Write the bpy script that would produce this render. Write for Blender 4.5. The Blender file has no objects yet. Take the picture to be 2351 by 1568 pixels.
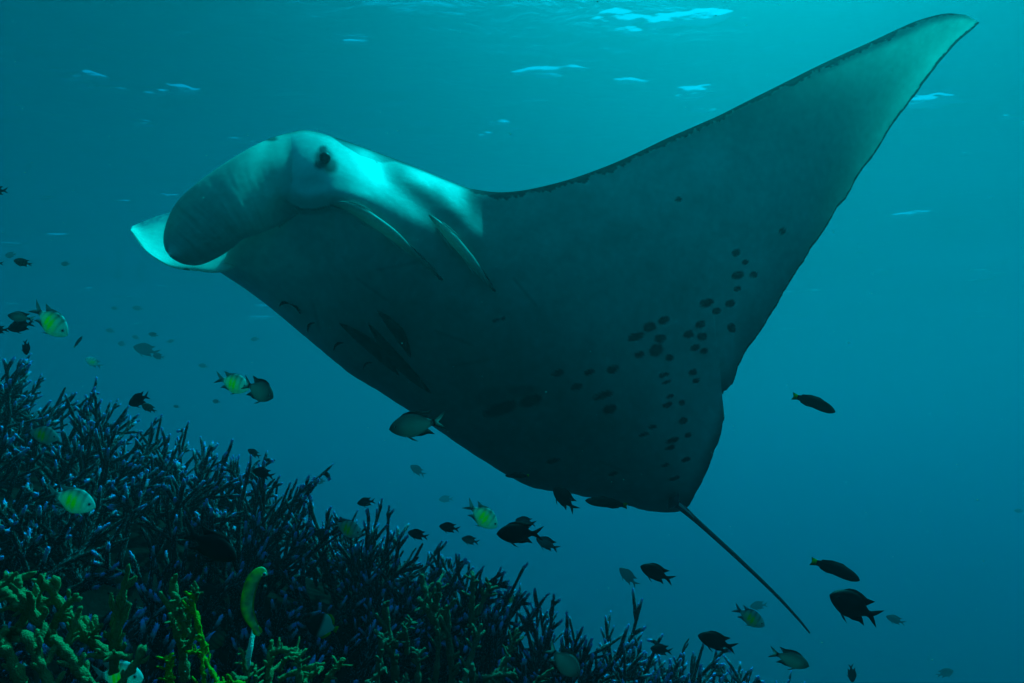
import bpy, math, random
import numpy as np
from mathutils import Vector, Matrix, noise as mnoise

rng = np.random.default_rng(7)
random.seed(7)
scene = bpy.context.scene
C = scene.collection

# ------------------------------------------------------------------ camera, sky, sun, exposure
CAMZ = 6.0
PITCH = math.radians(11.0)
LENS = 23.5
cam_d = bpy.data.cameras.new('camera')
cam_d.lens = LENS
cam_d.sensor_width = 36.0
cam_d.clip_start = 0.02
cam_d.clip_end = 400
cam = bpy.data.objects.new('camera', cam_d)
C.objects.link(cam)
cam.location = (0, 0, CAMZ)
cam.rotation_euler = (math.pi / 2 + PITCH, 0, 0)
scene.camera = cam

SUN_ELEV = math.radians(60)
SUN_AZ = math.radians(31)          # to the right of the view direction (+Y), clockwise
sun_dir = Vector((math.sin(SUN_AZ) * math.cos(SUN_ELEV), math.cos(SUN_AZ) * math.cos(SUN_ELEV), math.sin(SUN_ELEV)))
world = bpy.data.worlds.new('World')
scene.world = world
world.use_nodes = True
wn = world.node_tree.nodes
wl = world.node_tree.links
bg = wn['Background']
sky_t = wn.new('ShaderNodeTexSky')
sky_t.sky_type = 'NISHITA'
sky_t.sun_disc = False
sky_t.sun_elevation = SUN_ELEV
sky_t.sun_rotation = SUN_AZ
wl.new(sky_t.outputs[0], bg.inputs[0])
bg.inputs[1].default_value = 0.10
sun_d = bpy.data.lights.new('sun', 'SUN')
sun_d.energy = 5.0
sun_d.angle = math.radians(0.5)
sun_d.color = (1.0, 0.97, 0.9)
sun = bpy.data.objects.new('sun', sun_d)
C.objects.link(sun)
sun.rotation_euler = (-sun_dir).to_track_quat('-Z', 'Y').to_euler()
sun.location = (4, 8, 30)

vs = scene.view_settings
vs.view_transform = 'Standard'
vs.look = 'None'
vs.exposure = 0.46
vs.gamma = 1.0
vs.use_curve_mapping = False
cy = scene.cycles
cy.use_denoising = True
try:
    cy.denoiser = 'OPENIMAGEDENOISE'
except Exception:
    pass
cy.max_bounces = 6
cy.diffuse_bounces = 2
cy.glossy_bounces = 2
cy.transmission_bounces = 3
cy.volume_bounces = 3
cy.transparent_max_bounces = 12
cy.caustics_reflective = False
cy.caustics_refractive = False

WATER_Z = CAMZ + 6.4
F2 = LENS / 36.0 * 2351.0
FWD = Vector((0, math.cos(PITCH), math.sin(PITCH)))
UPV = Vector((0, -math.sin(PITCH), math.cos(PITCH)))
RGT = Vector((1, 0, 0))
CAMP = Vector((0, 0, CAMZ))
_M = np.array([[*RGT], [*UPV], [*FWD]])


def P(x, y, d):
    return CAMP + RGT * ((x - 1175.5) / F2 * d) + UPV * ((784 - y) / F2 * d) + FWD * d


def PA(x, y, d):
    x, y, d = np.broadcast_arrays(np.asarray(x, float), np.asarray(y, float), np.asarray(d, float))
    a = np.stack([(x - 1175.5) / F2 * d, (784 - y) / F2 * d, d], -1)
    return a @ _M + np.array([0, 0, CAMZ])


# ------------------------------------------------------------------ helpers
def obj(name, mesh, parent=None, mat=None):
    o = bpy.data.objects.new(name, mesh)
    C.objects.link(o)
    if parent is not None:
        o.parent = parent
    if mat is not None and mesh is not None and not mesh.materials:
        mesh.materials.append(mat)
    return o


def tag(o, label=None, cat=None, group=None, kind=None):
    if label:
        o['label'] = label
    if cat:
        o['category'] = cat
    if group:
        o['group'] = group
    if kind:
        o['kind'] = kind
    return o


def mk_mesh(name, verts, faces, cols=None, smooth=True, attrs=None):
    me = bpy.data.meshes.new(name)
    me.from_pydata([tuple(v) for v in verts], [], [tuple(f) for f in faces])
    me.update()
    if smooth:
        me.polygons.foreach_set('use_smooth', [True] * len(me.polygons))
    if cols is not None:
        at = me.color_attributes.new('pigment', 'FLOAT_COLOR', 'POINT')
        c = np.ones((len(verts), 4), np.float32)
        c[:, :3] = np.asarray(cols, np.float32)
        at.data.foreach_set('color', c.ravel())
    if attrs:
        for k, v in attrs.items():
            at = me.attributes.new(k, 'FLOAT', 'POINT')
            at.data.foreach_set('value', np.asarray(v, np.float32))
    return me


class Bld:
    """collects vertices, faces, colours and one float attribute"""
    def __init__(s):
        s.v, s.f, s.c, s.a = [], [], [], []

    def add(s, verts, faces, cols, a=0.0):
        b = len(s.v)
        n = len(verts)
        s.v.extend([tuple(map(float, v)) for v in verts])
        s.f.extend([tuple(int(i) + b for i in f) for f in faces])
        if np.ndim(cols) == 1:
            cols = [cols] * n
        s.c.extend([tuple(c) for c in cols])
        if np.ndim(a) == 0:
            a = [a] * n
        s.a.extend([float(q) for q in a])

    def tube(s, pts, rad, ns, cols, a=0.0, cap=True, ripple=0.0, squash=None):
        pts = np.asarray(pts, float)
        n = len(pts)
        tan = np.gradient(pts, axis=0)
        tan /= np.linalg.norm(tan, axis=1)[:, None] + 1e-9
        ref = np.array([0.31, 0.17, 0.94])
        if abs(tan[0] @ ref) > 0.9:
            ref = np.array([0.9, 0.3, 0.1])
        V = []
        u = np.cross(tan[0], ref)
        u /= np.linalg.norm(u)
        for i in range(n):
            u = u - tan[i] * (u @ tan[i])
            u /= np.linalg.norm(u) + 1e-9
            w = np.cross(tan[i], u)
            for k in range(ns):
                t = 2 * math.pi * k / ns
                r = rad[i] * (1 + ripple * (rng.random() - 0.5) * 2)
                V.append(pts[i] + r * (math.cos(t) * u + math.sin(t) * w))
        Fc = []
        for i in range(n - 1):
            for k in range(ns):
                k2 = (k + 1) % ns
                Fc.append((i * ns + k, i * ns + k2, (i + 1) * ns + k2, (i + 1) * ns + k))
        cl = [cols[i] for i in range(n) for _ in range(ns)] if np.ndim(cols) == 2 else [tuple(cols)] * (n * ns)
        al = [a[i] for i in range(n) for _ in range(ns)] if np.ndim(a) == 1 else [a] * (n * ns)
        if cap:
            V.append(pts[-1] + tan[-1] * rad[-1] * 0.8)
            e = len(V) - 1
            for k in range(ns):
                Fc.append(((n - 1) * ns + k, (n - 1) * ns + (k + 1) % ns, e))
            cl.append(cl[-1])
            al.append(al[-1])
            V.append(pts[0] - tan[0] * rad[0] * 0.5)
            e = len(V) - 1
            for k in range(ns):
                Fc.append((k, e, (k + 1) % ns))
            cl.append(cl[0])
            al.append(al[0])
        s.add(V, Fc, cl, al)

    def mesh(s, name, smooth=True, attr='tip'):
        return mk_mesh(name, s.v, s.f, s.c, smooth, {attr: s.a})


def node_mat(name):
    m = bpy.data.materials.new(name)
    m.use_nodes = True
    nt = m.node_tree
    nt.nodes.clear()
    out = nt.nodes.new('ShaderNodeOutputMaterial')
    return m, nt, nt.nodes, nt.links, out


def nd(N, kind, **kw):
    n = N.new(kind)
    for k, v in kw.items():
        setattr(n, k, v)
    return n


def mix_col(N, L, fac, a, b, blend='MIX'):
    m = N.new('ShaderNodeMix')
    m.data_type = 'RGBA'
    m.blend_type = blend
    for i, s in ((0, fac), (6, a), (7, b)):
        if isinstance(s, (int, float)):
            m.inputs[i].default_value = s
        elif isinstance(s, tuple):
            m.inputs[i].default_value = (*s, 1) if len(s) == 3 else s
        else:
            L.new(s, m.inputs[i])
    return m.outputs[2]


def skin_material(name, rough=0.55, spec=0.15, transl=0.0, grain=0.0, grain_scale=60.0, bump=0.0, thin_attr=None):
    """pigment attribute -> skin, with fine mottling and optional thin-flesh translucency"""
    m, nt, N, L, out = node_mat(name)
    at = nd(N, 'ShaderNodeAttribute', attribute_name='pigment')
    tc = N.new('ShaderNodeTexCoord')
    nz = nd(N, 'ShaderNodeTexNoise')
    nz.inputs['Scale'].default_value = grain_scale
    nz.inputs['Detail'].default_value = 5
    L.new(tc.outputs['Object'], nz.inputs['Vector'])
    mr = nd(N, 'ShaderNodeMapRange')
    mr.inputs[1].default_value = 0.3
    mr.inputs[2].default_value = 0.7
    mr.inputs[3].default_value = 1.0 - grain
    mr.inputs[4].default_value = 1.0
    L.new(nz.outputs[0], mr.inputs[0])
    cm = nd(N, 'ShaderNodeVectorMath', operation='MULTIPLY')
    L.new(at.outputs['Color'], cm.inputs[0])
    L.new(mr.outputs[0], cm.inputs[1])
    pb = nd(N, 'ShaderNodeBsdfPrincipled')
    L.new(cm.outputs[0], pb.inputs['Base Color'])
    pb.inputs['Roughness'].default_value = rough
    pb.inputs['Specular IOR Level'].default_value = spec
    if bump > 0:
        bp = nd(N, 'ShaderNodeBump')
        bp.inputs['Strength'].default_value = bump
        bp.inputs['Distance'].default_value = 0.004
        L.new(nz.outputs[0], bp.inputs['Height'])
        L.new(bp.outputs[0], pb.inputs['Normal'])
    if transl > 0:
        tr = nd(N, 'ShaderNodeBsdfTranslucent')
        L.new(cm.outputs[0], tr.inputs[0])
        mx = nd(N, 'ShaderNodeMixShader')
        if thin_attr:
            ta = nd(N, 'ShaderNodeAttribute', attribute_name=thin_attr)
            mu = nd(N, 'ShaderNodeMath', operation='MULTIPLY')
            L.new(ta.outputs['Fac'], mu.inputs[0])
            mu.inputs[1].default_value = transl
            L.new(mu.outputs[0], mx.inputs[0])
        else:
            mx.inputs[0].default_value = transl
        L.new(pb.outputs[0], mx.inputs[1])
        L.new(tr.outputs[0], mx.inputs[2])
        L.new(mx.outputs[0], out.inputs[0])
    else:
        L.new(pb.outputs[0], out.inputs[0])
    return m


def fbm(p, s, o=4):
    return mnoise.fractal(Vector(p) * s, 1.0, 2.0, o)


def smooth(x, a, b):
    t = np.clip((np.asarray(x, float) - a) / (b - a), 0, 1)
    return t * t * (3 - 2 * t)


def catmull(pts, n):
    p = np.asarray(pts, float)
    q = np.vstack([2 * p[0] - p[1], p, 2 * p[-1] - p[-2]])
    t = np.linspace(0, len(p) - 1 - 1e-9, n)
    i = t.astype(int)
    f = (t - i)[:, None]
    a, b, c, d = q[i], q[i + 1], q[i + 2], q[i + 3]
    return 0.5 * (2 * b + (c - a) * f + (2 * a - 5 * b + 4 * c - d) * f ** 2 + (3 * b - a - 3 * c + d) * f ** 3)


def grid_faces(nu, nv, off=0, flip=False):
    Fc = []
    for i in range(nu - 1):
        for j in range(nv - 1):
            a = off + i * nv + j
            q = (a, a + 1, a + nv + 1, a + nv)
            Fc.append(q[::-1] if flip else q)
    return Fc


# ------------------------------------------------------------------ water: surface and body
def water_surface():
    n = 90
    S = 130.0
    xs = np.linspace(-1, 1, n)
    xs = np.sign(xs) * np.abs(xs) ** 1.6 * S
    V = []
    for x in xs:
        for y in xs:
            z = WATER_Z + 0.05 * math.sin(x * 0.9 + y * 0.35) + 0.04 * math.sin(y * 1.3 - x * 0.5 + 1.0)
            z += 0.06 * fbm((x, y, 3.1), 0.35)
            V.append((x, y + 20, z))
    me = mk_mesh('water_surface', V, grid_faces(n, n, flip=True))
    m, nt, N, L, out = node_mat('water_surface')
    tc = N.new('ShaderNodeTexCoord')
    mp = nd(N, 'ShaderNodeMapping')
    mp.inputs['Scale'].default_value = (0.7, 1.3, 1)
    mp.inputs['Location'].default_value = (31.0, -14.2, 0)
    mp.inputs['Rotation'].default_value = (0, 0, math.radians(20))
    L.new(tc.outputs['Object'], mp.inputs[0])
    n1 = nd(N, 'ShaderNodeTexNoise')
    n1.inputs['Scale'].default_value = 1.9
    n1.inputs['Detail'].default_value = 7
    n1.inputs['Roughness'].default_value = 0.55
    n1.inputs['Distortion'].default_value = 0.5
    L.new(mp.outputs[0], n1.inputs['Vector'])
    # calm swell with patches of steeper ripples, where the sky breaks through
    n2 = nd(N, 'ShaderNodeTexNoise')
    n2.inputs['Scale'].default_value = 0.8
    n2.inputs['Detail'].default_value = 3
    L.new(mp.outputs[0], n2.inputs['Vector'])
    mr = nd(N, 'ShaderNodeMapRange', interpolation_type='SMOOTHSTEP')
    mr.inputs[1].default_value = 0.62
    mr.inputs[2].default_value = 0.82
    mr.inputs[3].default_value = 0.05
    mr.inputs[4].default_value = 0.85
    L.new(n2.outputs[0], mr.inputs[0])
    mu = nd(N, 'ShaderNodeMath', operation='MULTIPLY')
    L.new(n1.outputs[0], mu.inputs[0])
    L.new(mr.outputs[0], mu.inputs[1])
    bp = nd(N, 'ShaderNodeBump')
    bp.inputs['Strength'].default_value = 1.0
    bp.inputs['Distance'].default_value = 0.6
    L.new(mu.outputs[0], bp.inputs['Height'])
    fr = nd(N, 'ShaderNodeFresnel')
    fr.inputs['IOR'].default_value = 1.33
    L.new(bp.outputs[0], fr.inputs['Normal'])
    tr = nd(N, 'ShaderNodeBsdfTransparent')
    tr.inputs[0].default_value = (0.9, 0.98, 1.0, 1)
    gl = nd(N, 'ShaderNodeBsdfGlossy')
    gl.inputs['Roughness'].default_value = 0.08
    gl.inputs['Color'].default_value = (0.95, 0.97, 1, 1)
    L.new(bp.outputs[0], gl.inputs['Normal'])
    mx = nd(N, 'ShaderNodeMixShader')
    L.new(fr.outputs[0], mx.inputs[0])
    L.new(tr.outputs[0], mx.inputs[1])
    L.new(gl.outputs[0], mx.inputs[2])
    L.new(mx.outputs[0], out.inputs[0])
    o = obj('water_surface', me, None, m)
    tag(o, kind='structure')


water_surface()


def water_body():
    x0, x1, y0, y1, z0, z1 = -95, 95, -50, 130, -9.0, WATER_Z + 0.9
    V = [(x, y, z) for x in (x0, x1) for y in (y0, y1) for z in (z0, z1)]
    Fc = [(0, 1, 3, 2), (4, 6, 7, 5), (0, 4, 5, 1), (2, 3, 7, 6), (0, 2, 6, 4), (1, 5, 7, 3)]
    me = mk_mesh('haze', V, Fc, smooth=False)
    m, nt, N, L, out = node_mat('sea_water')
    pv = nd(N, 'ShaderNodeVolumePrincipled')
    pv.inputs['Color'].default_value = (0.02, 0.85, 0.94, 1)
    pv.inputs['Density'].default_value = 0.025
    pv.inputs['Anisotropy'].default_value = 0.77
    va = nd(N, 'ShaderNodeVolumeAbsorption')
    va.inputs['Color'].default_value = (0.0, 0.977, 0.9855, 1)
    va.inputs['Density'].default_value = 1.0
    ad = nd(N, 'ShaderNodeAddShader')
    L.new(pv.outputs[0], ad.inputs[0])
    L.new(va.outputs[0], ad.inputs[1])
    L.new(ad.outputs[0], out.inputs['Volume'])
    o = obj('haze', me, None, m)
    tag(o, kind='stuff')


water_body()


# ------------------------------------------------------------------ seabed and reef slope
def tip_z(x, y):
    k = np.clip(0.10 - 0.2 * x, 0.04, 0.42)
    z = -0.41 - 0.395 * x + k * (np.minimum(y, 3.2) - 3.0)
    z = z + 0.10 * np.maximum(x - 0.5, 0)
    far = np.maximum(y - 3.2, 0)
    z = z - 0.30 * far ** 1.6
    return z + CAMZ


def rock_material(name, c1, c2, scale):
    m, nt, N, L, out = node_mat(name)
    tc = N.new('ShaderNodeTexCoord')
    n1 = nd(N, 'ShaderNodeTexNoise')
    n1.inputs['Scale'].default_value = scale
    n1.inputs['Detail'].default_value = 8
    L.new(tc.outputs['Object'], n1.inputs['Vector'])
    rp = nd(N, 'ShaderNodeValToRGB')
    rp.color_ramp.elements[0].position = 0.35
    rp.color_ramp.elements[1].position = 0.7
    rp.color_ramp.elements[0].color = (*c1, 1)
    rp.color_ramp.elements[1].color = (*c2, 1)
    L.new(n1.outputs[0], rp.inputs[0])
    pb = nd(N, 'ShaderNodeBsdfPrincipled')
    pb.inputs['Roughness'].default_value = 0.9
    pb.inputs['Specular IOR Level'].default_value = 0.0
    L.new(rp.outputs[0], pb.inputs['Base Color'])
    bp = nd(N, 'ShaderNodeBump')
    bp.inputs['Distance'].default_value = 0.03
    L.new(n1.outputs[0], bp.inputs['Height'])
    L.new(bp.outputs[0], pb.inputs['Normal'])
    L.new(pb.outputs[0], out.inputs[0])
    return m


def seabed():
    n = 70
    xs = np.linspace(-1, 1, n)
    xs = np.sign(xs) * np.abs(xs) ** 1.5 * 150
    V = [(x, y + 20, 0.4 * fbm((x, y, 9.0), 0.2) - 7.0) for x in xs for y in xs]
    o = obj('seabed', mk_mesh('seabed', V, grid_faces(n, n, flip=True)), None,
            rock_material('seabed_sand', (0.05, 0.055, 0.05), (0.12, 0.12, 0.1), 1.3))
    tag(o, kind='structure')
    # reef slope under the corals
    nx, ny = 150, 120
    V = []
    for x in np.linspace(-7, 14, nx):
        for y in np.linspace(-2.5, 12, ny):
            z = float(tip_z(x, y)) - 0.70 + 0.16 * float(smooth(y, 2.2, 2.9))
            z = max(z, -7.6)
            z += 0.07 * fbm((x, y, 0), 2.3) + 0.03 * fbm((x, y, 5), 9.0)
            if y < 0.9:
                z -= 0.5 * (0.9 - y)
            V.append((x, y, z))
    o = obj('reef_slope', mk_mesh('reef_slope', V, grid_faces(nx, ny, flip=True)), None,
            rock_material('reef_rock', (0.005, 0.007, 0.006), (0.014, 0.018, 0.015), 9.0))
    tag(o, kind='structure')


seabed()

# ------------------------------------------------------------------ manta ray
TP = np.array([  # px, py, depth of the belly side
    (620, 320, 2.52), (560, 470, 2.46), (505, 625, 2.62), (720, 400, 2.37), (750, 335, 2.44), (660, 430, 2.40),
    (690, 540, 2.45), (600, 580, 2.50), (800, 420, 2.37),
    (860, 347, 2.55), (960, 385, 2.58), (1060, 426, 2.63), (1150, 441, 2.66), (1250, 427, 2.68), (1420, 370, 2.70),
    (1640, 270, 2.73), (1880, 150, 2.75), (2100, 50, 2.79), (2247, 55, 2.90),
    (900, 480, 2.43), (900, 600, 2.40), (1100, 720, 2.42), (1300, 850, 2.48), (1000, 800, 2.48), (1060, 520, 2.52),
    (1450, 1000, 2.60), (1565, 1165, 2.76), (640, 722, 2.70), (800, 853, 2.74), (1000, 985, 2.76), (1200, 1108, 2.80),
    (1350, 1141, 2.80), (1480, 1170, 2.80), (800, 720, 2.52), (1000, 880, 2.56), (1250, 1020, 2.62),
    (1250, 600, 2.52), (1400, 600, 2.58), (1600, 500, 2.66), (1600, 800, 2.70), (1655, 935, 2.78), (1760, 738, 2.80),
    (1900, 515, 2.91), (1800, 400, 2.77), (2060, 272, 3.0), (2000, 200, 2.87), (2140, 166, 3.0), (1400, 480, 2.62)])


def tps_fit(pts):
    xy = pts[:, :2] / 500.0
    n = len(xy)
    r = np.linalg.norm(xy[:, None] - xy[None], axis=2)
    K = np.where(r > 0, r ** 2 * np.log(r + 1e-12), 0) + np.eye(n) * 0.01
    Q = np.hstack([np.ones((n, 1)), xy])
    A = np.zeros((n + 3, n + 3))
    A[:n, :n] = K
    A[:n, n:] = Q
    A[n:, :n] = Q.T
    w = np.linalg.solve(A, np.concatenate([pts[:, 2], np.zeros(3)]))

    def f(x, y):
        x = np.asarray(x, float)
        y = np.asarray(y, float)
        sh = x.shape
        p = np.stack([x.ravel(), y.ravel()], 1) / 500.0
        out = w[n] + p @ w[n + 1:]
        for k in range(n):
            rr = np.hypot(p[:, 0] - xy[k, 0], p[:, 1] - xy[k, 1])
            out += w[k] * rr ** 2 * np.log(rr + 1e-12)
        return out.reshape(sh)
    return f


_tps = tps_fit(TP)


def poly_dist(px, py, pts):
    """distance and signed side to a polyline (positive below)"""
    best = np.full(px.shape, 1e9)
    side = np.zeros(px.shape)
    par = np.zeros(px.shape)
    pts = np.asarray(pts, float)
    n = len(pts) - 1
    for i in range(n):
        a, b = pts[i], pts[i + 1]
        d = b - a
        t = np.clip(((px - a[0]) * d[0] + (py - a[1]) * d[1]) / (d @ d), 0, 1)
        qx, qy = a[0] + t * d[0], a[1] + t * d[1]
        dd = np.hypot(px - qx, py - qy)
        cr = d[0] * (py - a[1]) - d[1] * (px - a[0])
        u = dd < best
        best = np.where(u, dd, best)
        side = np.where(u, np.sign(cr), side)
        par = np.where(u, (i + t) / n, par)
    return best, side, par


MOUTH = [(640, 440), (668, 468), (690, 481), (725, 482), (762, 472), (830, 488), (900, 530)]


def belly_depth(px, py):
    d = _tps(px, py)
    dist, side, par = poly_dist(np.asarray(px, float), np.asarray(py, float), MOUTH)
    fade = np.clip(np.minimum(par / 0.15, (1 - par) / 0.45), 0, 1)
    s = dist * side
    # jaw line: the cheek overhangs the throat behind it
    d = d + fade * 0.07 * smooth(s, -2, 10) * (1 - smooth(s, 30, 160))
    d = d - fade * 0.03 * np.exp(-((s + 28) / 22.0) ** 2)
    # hollow between the head and the shoulder
    dist2, side2, par2 = poly_dist(np.asarray(px, float), np.asarray(py, float), [(862, 350), (905, 420), (960, 470), (1020, 520), (1080, 600)])
    d = d + 0.016 * np.exp(-(dist2 / 30.0) ** 2) * np.clip((1 - par2) * 2, 0, 1)
    dist3, side3, par3 = poly_dist(np.asarray(px, float), np.asarray(py, float), [(930, 400), (1010, 440), (1060, 500), (1110, 570), (1140, 640)])
    d = d - 0.014 * np.exp(-(dist3 / 30.0) ** 2) * np.clip((1 - par3) * 2.5, 0, 1)
    # head crease behind the horn fin
    dist4, side4, par4 = poly_dist(np.asarray(px, float), np.asarray(py, float), [(655, 318), (662, 370), (650, 430)])
    d = d + 0.02 * np.exp(-(dist4 / 16.0) ** 2)
    # slack skin and shallow folds
    d = d + 0.0035 * np.sin(px / 23.0 + py / 31.0 + 2.0 * np.sin(py / 90.0)) * np.sin(px / 57.0 - py / 71.0)
    return d


EDGE = [((618, 318), (505, 625)), ((660, 306), (570, 668)), ((710, 299), (640, 722)), ((790, 322), (720, 790)),
        ((860, 347), (800, 853)), ((960, 385), (900, 915)), ((1060, 426), (1000, 985)), ((1105, 437), (1100, 1052)),
        ((1150, 441), (1200, 1108)), ((1200, 437), (1280, 1128)), ((1250, 427), (1350, 1141)), ((1310, 411), (1420, 1152)),
        ((1370, 390), (1480, 1170)), ((1420, 370), (1563, 1172)), ((1470, 347), (1600, 1128)), ((1530, 318), (1632, 1060)),
        ((1585, 294), (1661, 966)), ((1610, 283), (1655, 935)), ((1640, 270), (1658, 905)), ((1665, 258), (1682, 880)),
        ((1700, 240), (1702, 828)), ((1760, 210), (1760, 738)), ((1820, 180), (1830, 622)), ((1880, 150), (1900, 515)),
        ((1940, 122), (1980, 392)), ((2000, 95), (2060, 272)), ((2060, 67), (2140, 166)), ((2110, 46), (2192, 103)),
        ((2170, 31), (2232, 68)), ((2218, 34), (2249, 52))]
SPOTS = [(1796, 531, 8, 8), (1690, 580, 11, 9), (1711, 602, 8, 6), (1694, 632, 14, 9), (1730, 631, 10, 8), (1693, 663, 9, 7),
         (1623, 695, 16, 9), (1676, 697, 13, 9), (1645, 714, 11, 8), (1608, 745, 12, 9), (1680, 753, 9, 11), (1581, 768, 12, 9),
         (1612, 772, 12, 9), (1596, 798, 12, 7), (1616, 806, 10, 7), (1591, 855, 11, 8), (1598, 874, 10, 7), (1566, 925, 8, 7),
         (1568, 966, 11, 8), (1580, 999, 9, 7), (1524, 735, 13, 9), (1491, 751, 14, 11), (1461, 773, 21, 9), (1516, 777, 13, 9),
         (1506, 804, 16, 13), (1468, 814, 12, 8), (1538, 821, 10, 8), (1281, 857, 16, 9), (1353, 854, 12, 7), (1407, 848, 14, 9),
         (1324, 888, 14, 8), (1384, 908, 24, 8), (1399, 939, 16, 10), (1524, 861, 13, 5), (1531, 877, 11, 4), (1538, 910, 9, 5),
         (1533, 929, 12, 6), (1498, 981, 9, 4), (1478, 998, 13, 5), (1544, 1011, 16, 6), (1538, 1028, 12, 5), (1528, 1068, 9, 5),
         (1271, 1058, 15, 7), (1408, 1088, 12, 5), (1548, 1098, 14, 5), (1575, 1055, 12, 6),
         (1151, 938, 38, 14), (1217, 921, 28, 13), (1155, 731, 6, 4), (1140, 735, 10, 4), (1558, 458, 8, 6)]
SOFT = [(1134, 914, 55, 26, 0.45), (1200, 897, 44, 18, 0.6)]
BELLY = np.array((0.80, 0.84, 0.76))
DARK = np.array((0.014, 0.017, 0.022))
N_AWAY = np.array((P(1150, 760, 1.0) - CAMP).normalized())


def build_manta():
    nu, nv = 470, 230
    A = catmull([e[0] for e in EDGE], nu)
    B = catmull([e[1] for e in EDGE], nu)
    uu = np.linspace(0, len(EDGE) - 1, nu)
    # frayed rear edge
    nrm = np.stack([np.gradient(B[:, 1]), -np.gradient(B[:, 0])], 1)
    nrm /= np.linalg.norm(nrm, axis=1)[:, None] + 1e-9
    jag = np.array([fbm((u * 3.1, 0.3, 0.7), 1.0, 5) for u in uu]) * 4.0 * smooth(uu, 11, 15) * (1 - smooth(uu, 24, 28))
    jag += np.array([fbm((u * 1.1, 4.3, 0.7), 1.0, 3) for u in uu]) * 5.0 * smooth(uu, 2, 4) * (1 - smooth(uu, 12, 14))
    B = B + nrm * jag[:, None]
    v = np.linspace(0, 1, nv)
    v = 0.5 * v + 0.5 * (0.5 - 0.5 * np.cos(v * math.pi))
    px = A[:, None, 0] * (1 - v) + B[:, None, 0] * v
    py = A[:, None, 1] * (1 - v) + B[:, None, 1] * v
    d = belly_depth(px, py)
    U = np.repeat(uu[:, None], nv, 1)
    Vv = np.repeat(v[None], nu, 0)
    # rounded far flank and rounded head / shoulder edge
    w = np.clip((Vv - 0.82) / 0.18, 0, 1)
    d += (1 - smooth(U, 11, 14)) * 0.16 * (1 - np.sqrt(1 - w ** 2 * 0.995))
    w = np.clip((0.27 - Vv) / 0.27, 0, 1)
    d += (1 - smooth(U, 4, 8.5)) * 0.21 * (1 - np.sqrt(1 - w ** 2 * 0.995))
    w = np.clip((0.05 - Vv) / 0.05, 0, 1)
    d += smooth(U, 5, 8) * 0.010 * (1 - np.sqrt(1 - w ** 2 * 0.995)) * (1 - smooth(U, 24, 29))
    vent = PA(px, py, d)
    chord = np.linalg.norm(B - A, axis=1)[:, None]
    tb = np.interp(uu, [0, 3, 8, 12, 15, 20, 25, 29], [0.26, 0.36, 0.40, 0.26, 0.15, 0.07, 0.03, 0.010])[:, None]
    th = tb * np.clip(4 * Vv * (1 - Vv), 0, 1) ** 0.65
    far = (1 - smooth(U, 11, 14)) * smooth(Vv, 0.5, 1.0)
    th = th * (1 - far) + far * 0.10 + 0.008
    th *= smooth(U, -2.5, 1.5)
    away = vent - np.array([0, 0, CAMZ])          # the back lies straight behind the belly
    away /= np.linalg.norm(away, axis=2)[..., None]
    dors = vent + th[..., None] * away
    # ---- pigment
    n = nu * nv
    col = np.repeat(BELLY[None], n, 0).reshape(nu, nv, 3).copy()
    nz = np.array([fbm((a / 70, b / 70, 1.7), 1.0, 4) for a, b in zip(px.ravel()[::1], py.ravel()[::1])]).reshape(nu, nv)
    nz2 = np.array([fbm((a / 9, b / 9, 5.7), 1.0, 3) for a, b in zip(px.ravel(), py.ravel())]).reshape(nu, nv)
    col *= (1 - 0.16 * np.clip(nz + 0.3, 0, 1))[..., None]
    # belly shade painted in: darker body and rear, white head, shoulders, wing tips
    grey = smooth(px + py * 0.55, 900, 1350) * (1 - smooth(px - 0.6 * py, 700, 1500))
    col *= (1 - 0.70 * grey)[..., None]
    dk = np.zeros((nu, nv))
    for (cx, cy_, rx, ry) in SPOTS:
        a = math.radians(-18)
        dx, dy = px - cx, py - cy_
        e = np.hypot((dx * math.cos(a) + dy * math.sin(a)) / rx, (-dx * math.sin(a) + dy * math.cos(a)) / ry)
        e = e * rng.uniform(0.88, 1.02) + 0.16 * nz2
        dk = np.maximum(dk, 1 - smooth(e, 0.72, 1.18))
    for (cx, cy_, rx, ry, k) in SOFT:
        e = np.hypot((px - cx) / rx, (py - cy_) / ry) + 0.3 * nz
        dk = np.maximum(dk, k * (1 - smooth(e, 0.5, 1.2)))
    # dark eye patch
    for (cx, cy_, r) in ((744, 362, 22), (758, 380, 19), (742, 345, 12), (734, 376, 14)):
        e = np.hypot(px - cx, py - cy_) / r
        dk = np.maximum(dk, 0.97 * (1 - smooth(e, 0.55, 1.35)))
    # mottled leading edge
    da = chord * Vv
    nz3 = np.array([fbm((u * 1.7, 2.2, 9.1), 1.0, 4) for u in uu])[:, None]
    wid = 10.0 + 12.0 * np.clip(nz3, -0.8, 1) + 3.5 * np.clip(nz2, -1, 1) + 4.0 * np.exp(-((U - 7.6) / 1.6) ** 2)
    wid = wid * np.interp(U, [5.3, 6.3, 7.5, 22, 23.2, 23.8, 25, 28, 29], [0, 0.4, 1.1, 1.0, 1.9, 1.0, 0.9, 0.6, 0.2])
    dk = np.maximum(dk, 0.95 * (1 - smooth(da - wid, -2.5, 2.0)) * smooth(U, 5.2, 6.6))
    # dark back showing over the head
    wid = np.interp(U, [2.6, 3.0, 3.6, 4.2, 4.5, 5.3, 6.2], [0, 12, 22, 20, 6, 4, 4])
    dk = np.maximum(dk, 0.97 * (1 - smooth(da - wid, -2, 2)) * smooth(U, 2.5, 2.8) * (1 - smooth(U, 6.2, 6.6)))
    e, _, _ = poly_dist(px, py, [(858, 347), (862, 356), (866, 372)])
    dk = np.maximum(dk, 0.85 * (1 - smooth(e, 1.5, 5)))
    # dark rear edge of the wing
    db = chord * (1 - Vv)
    wid = 5.0 + 2.5 * nz2
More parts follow.
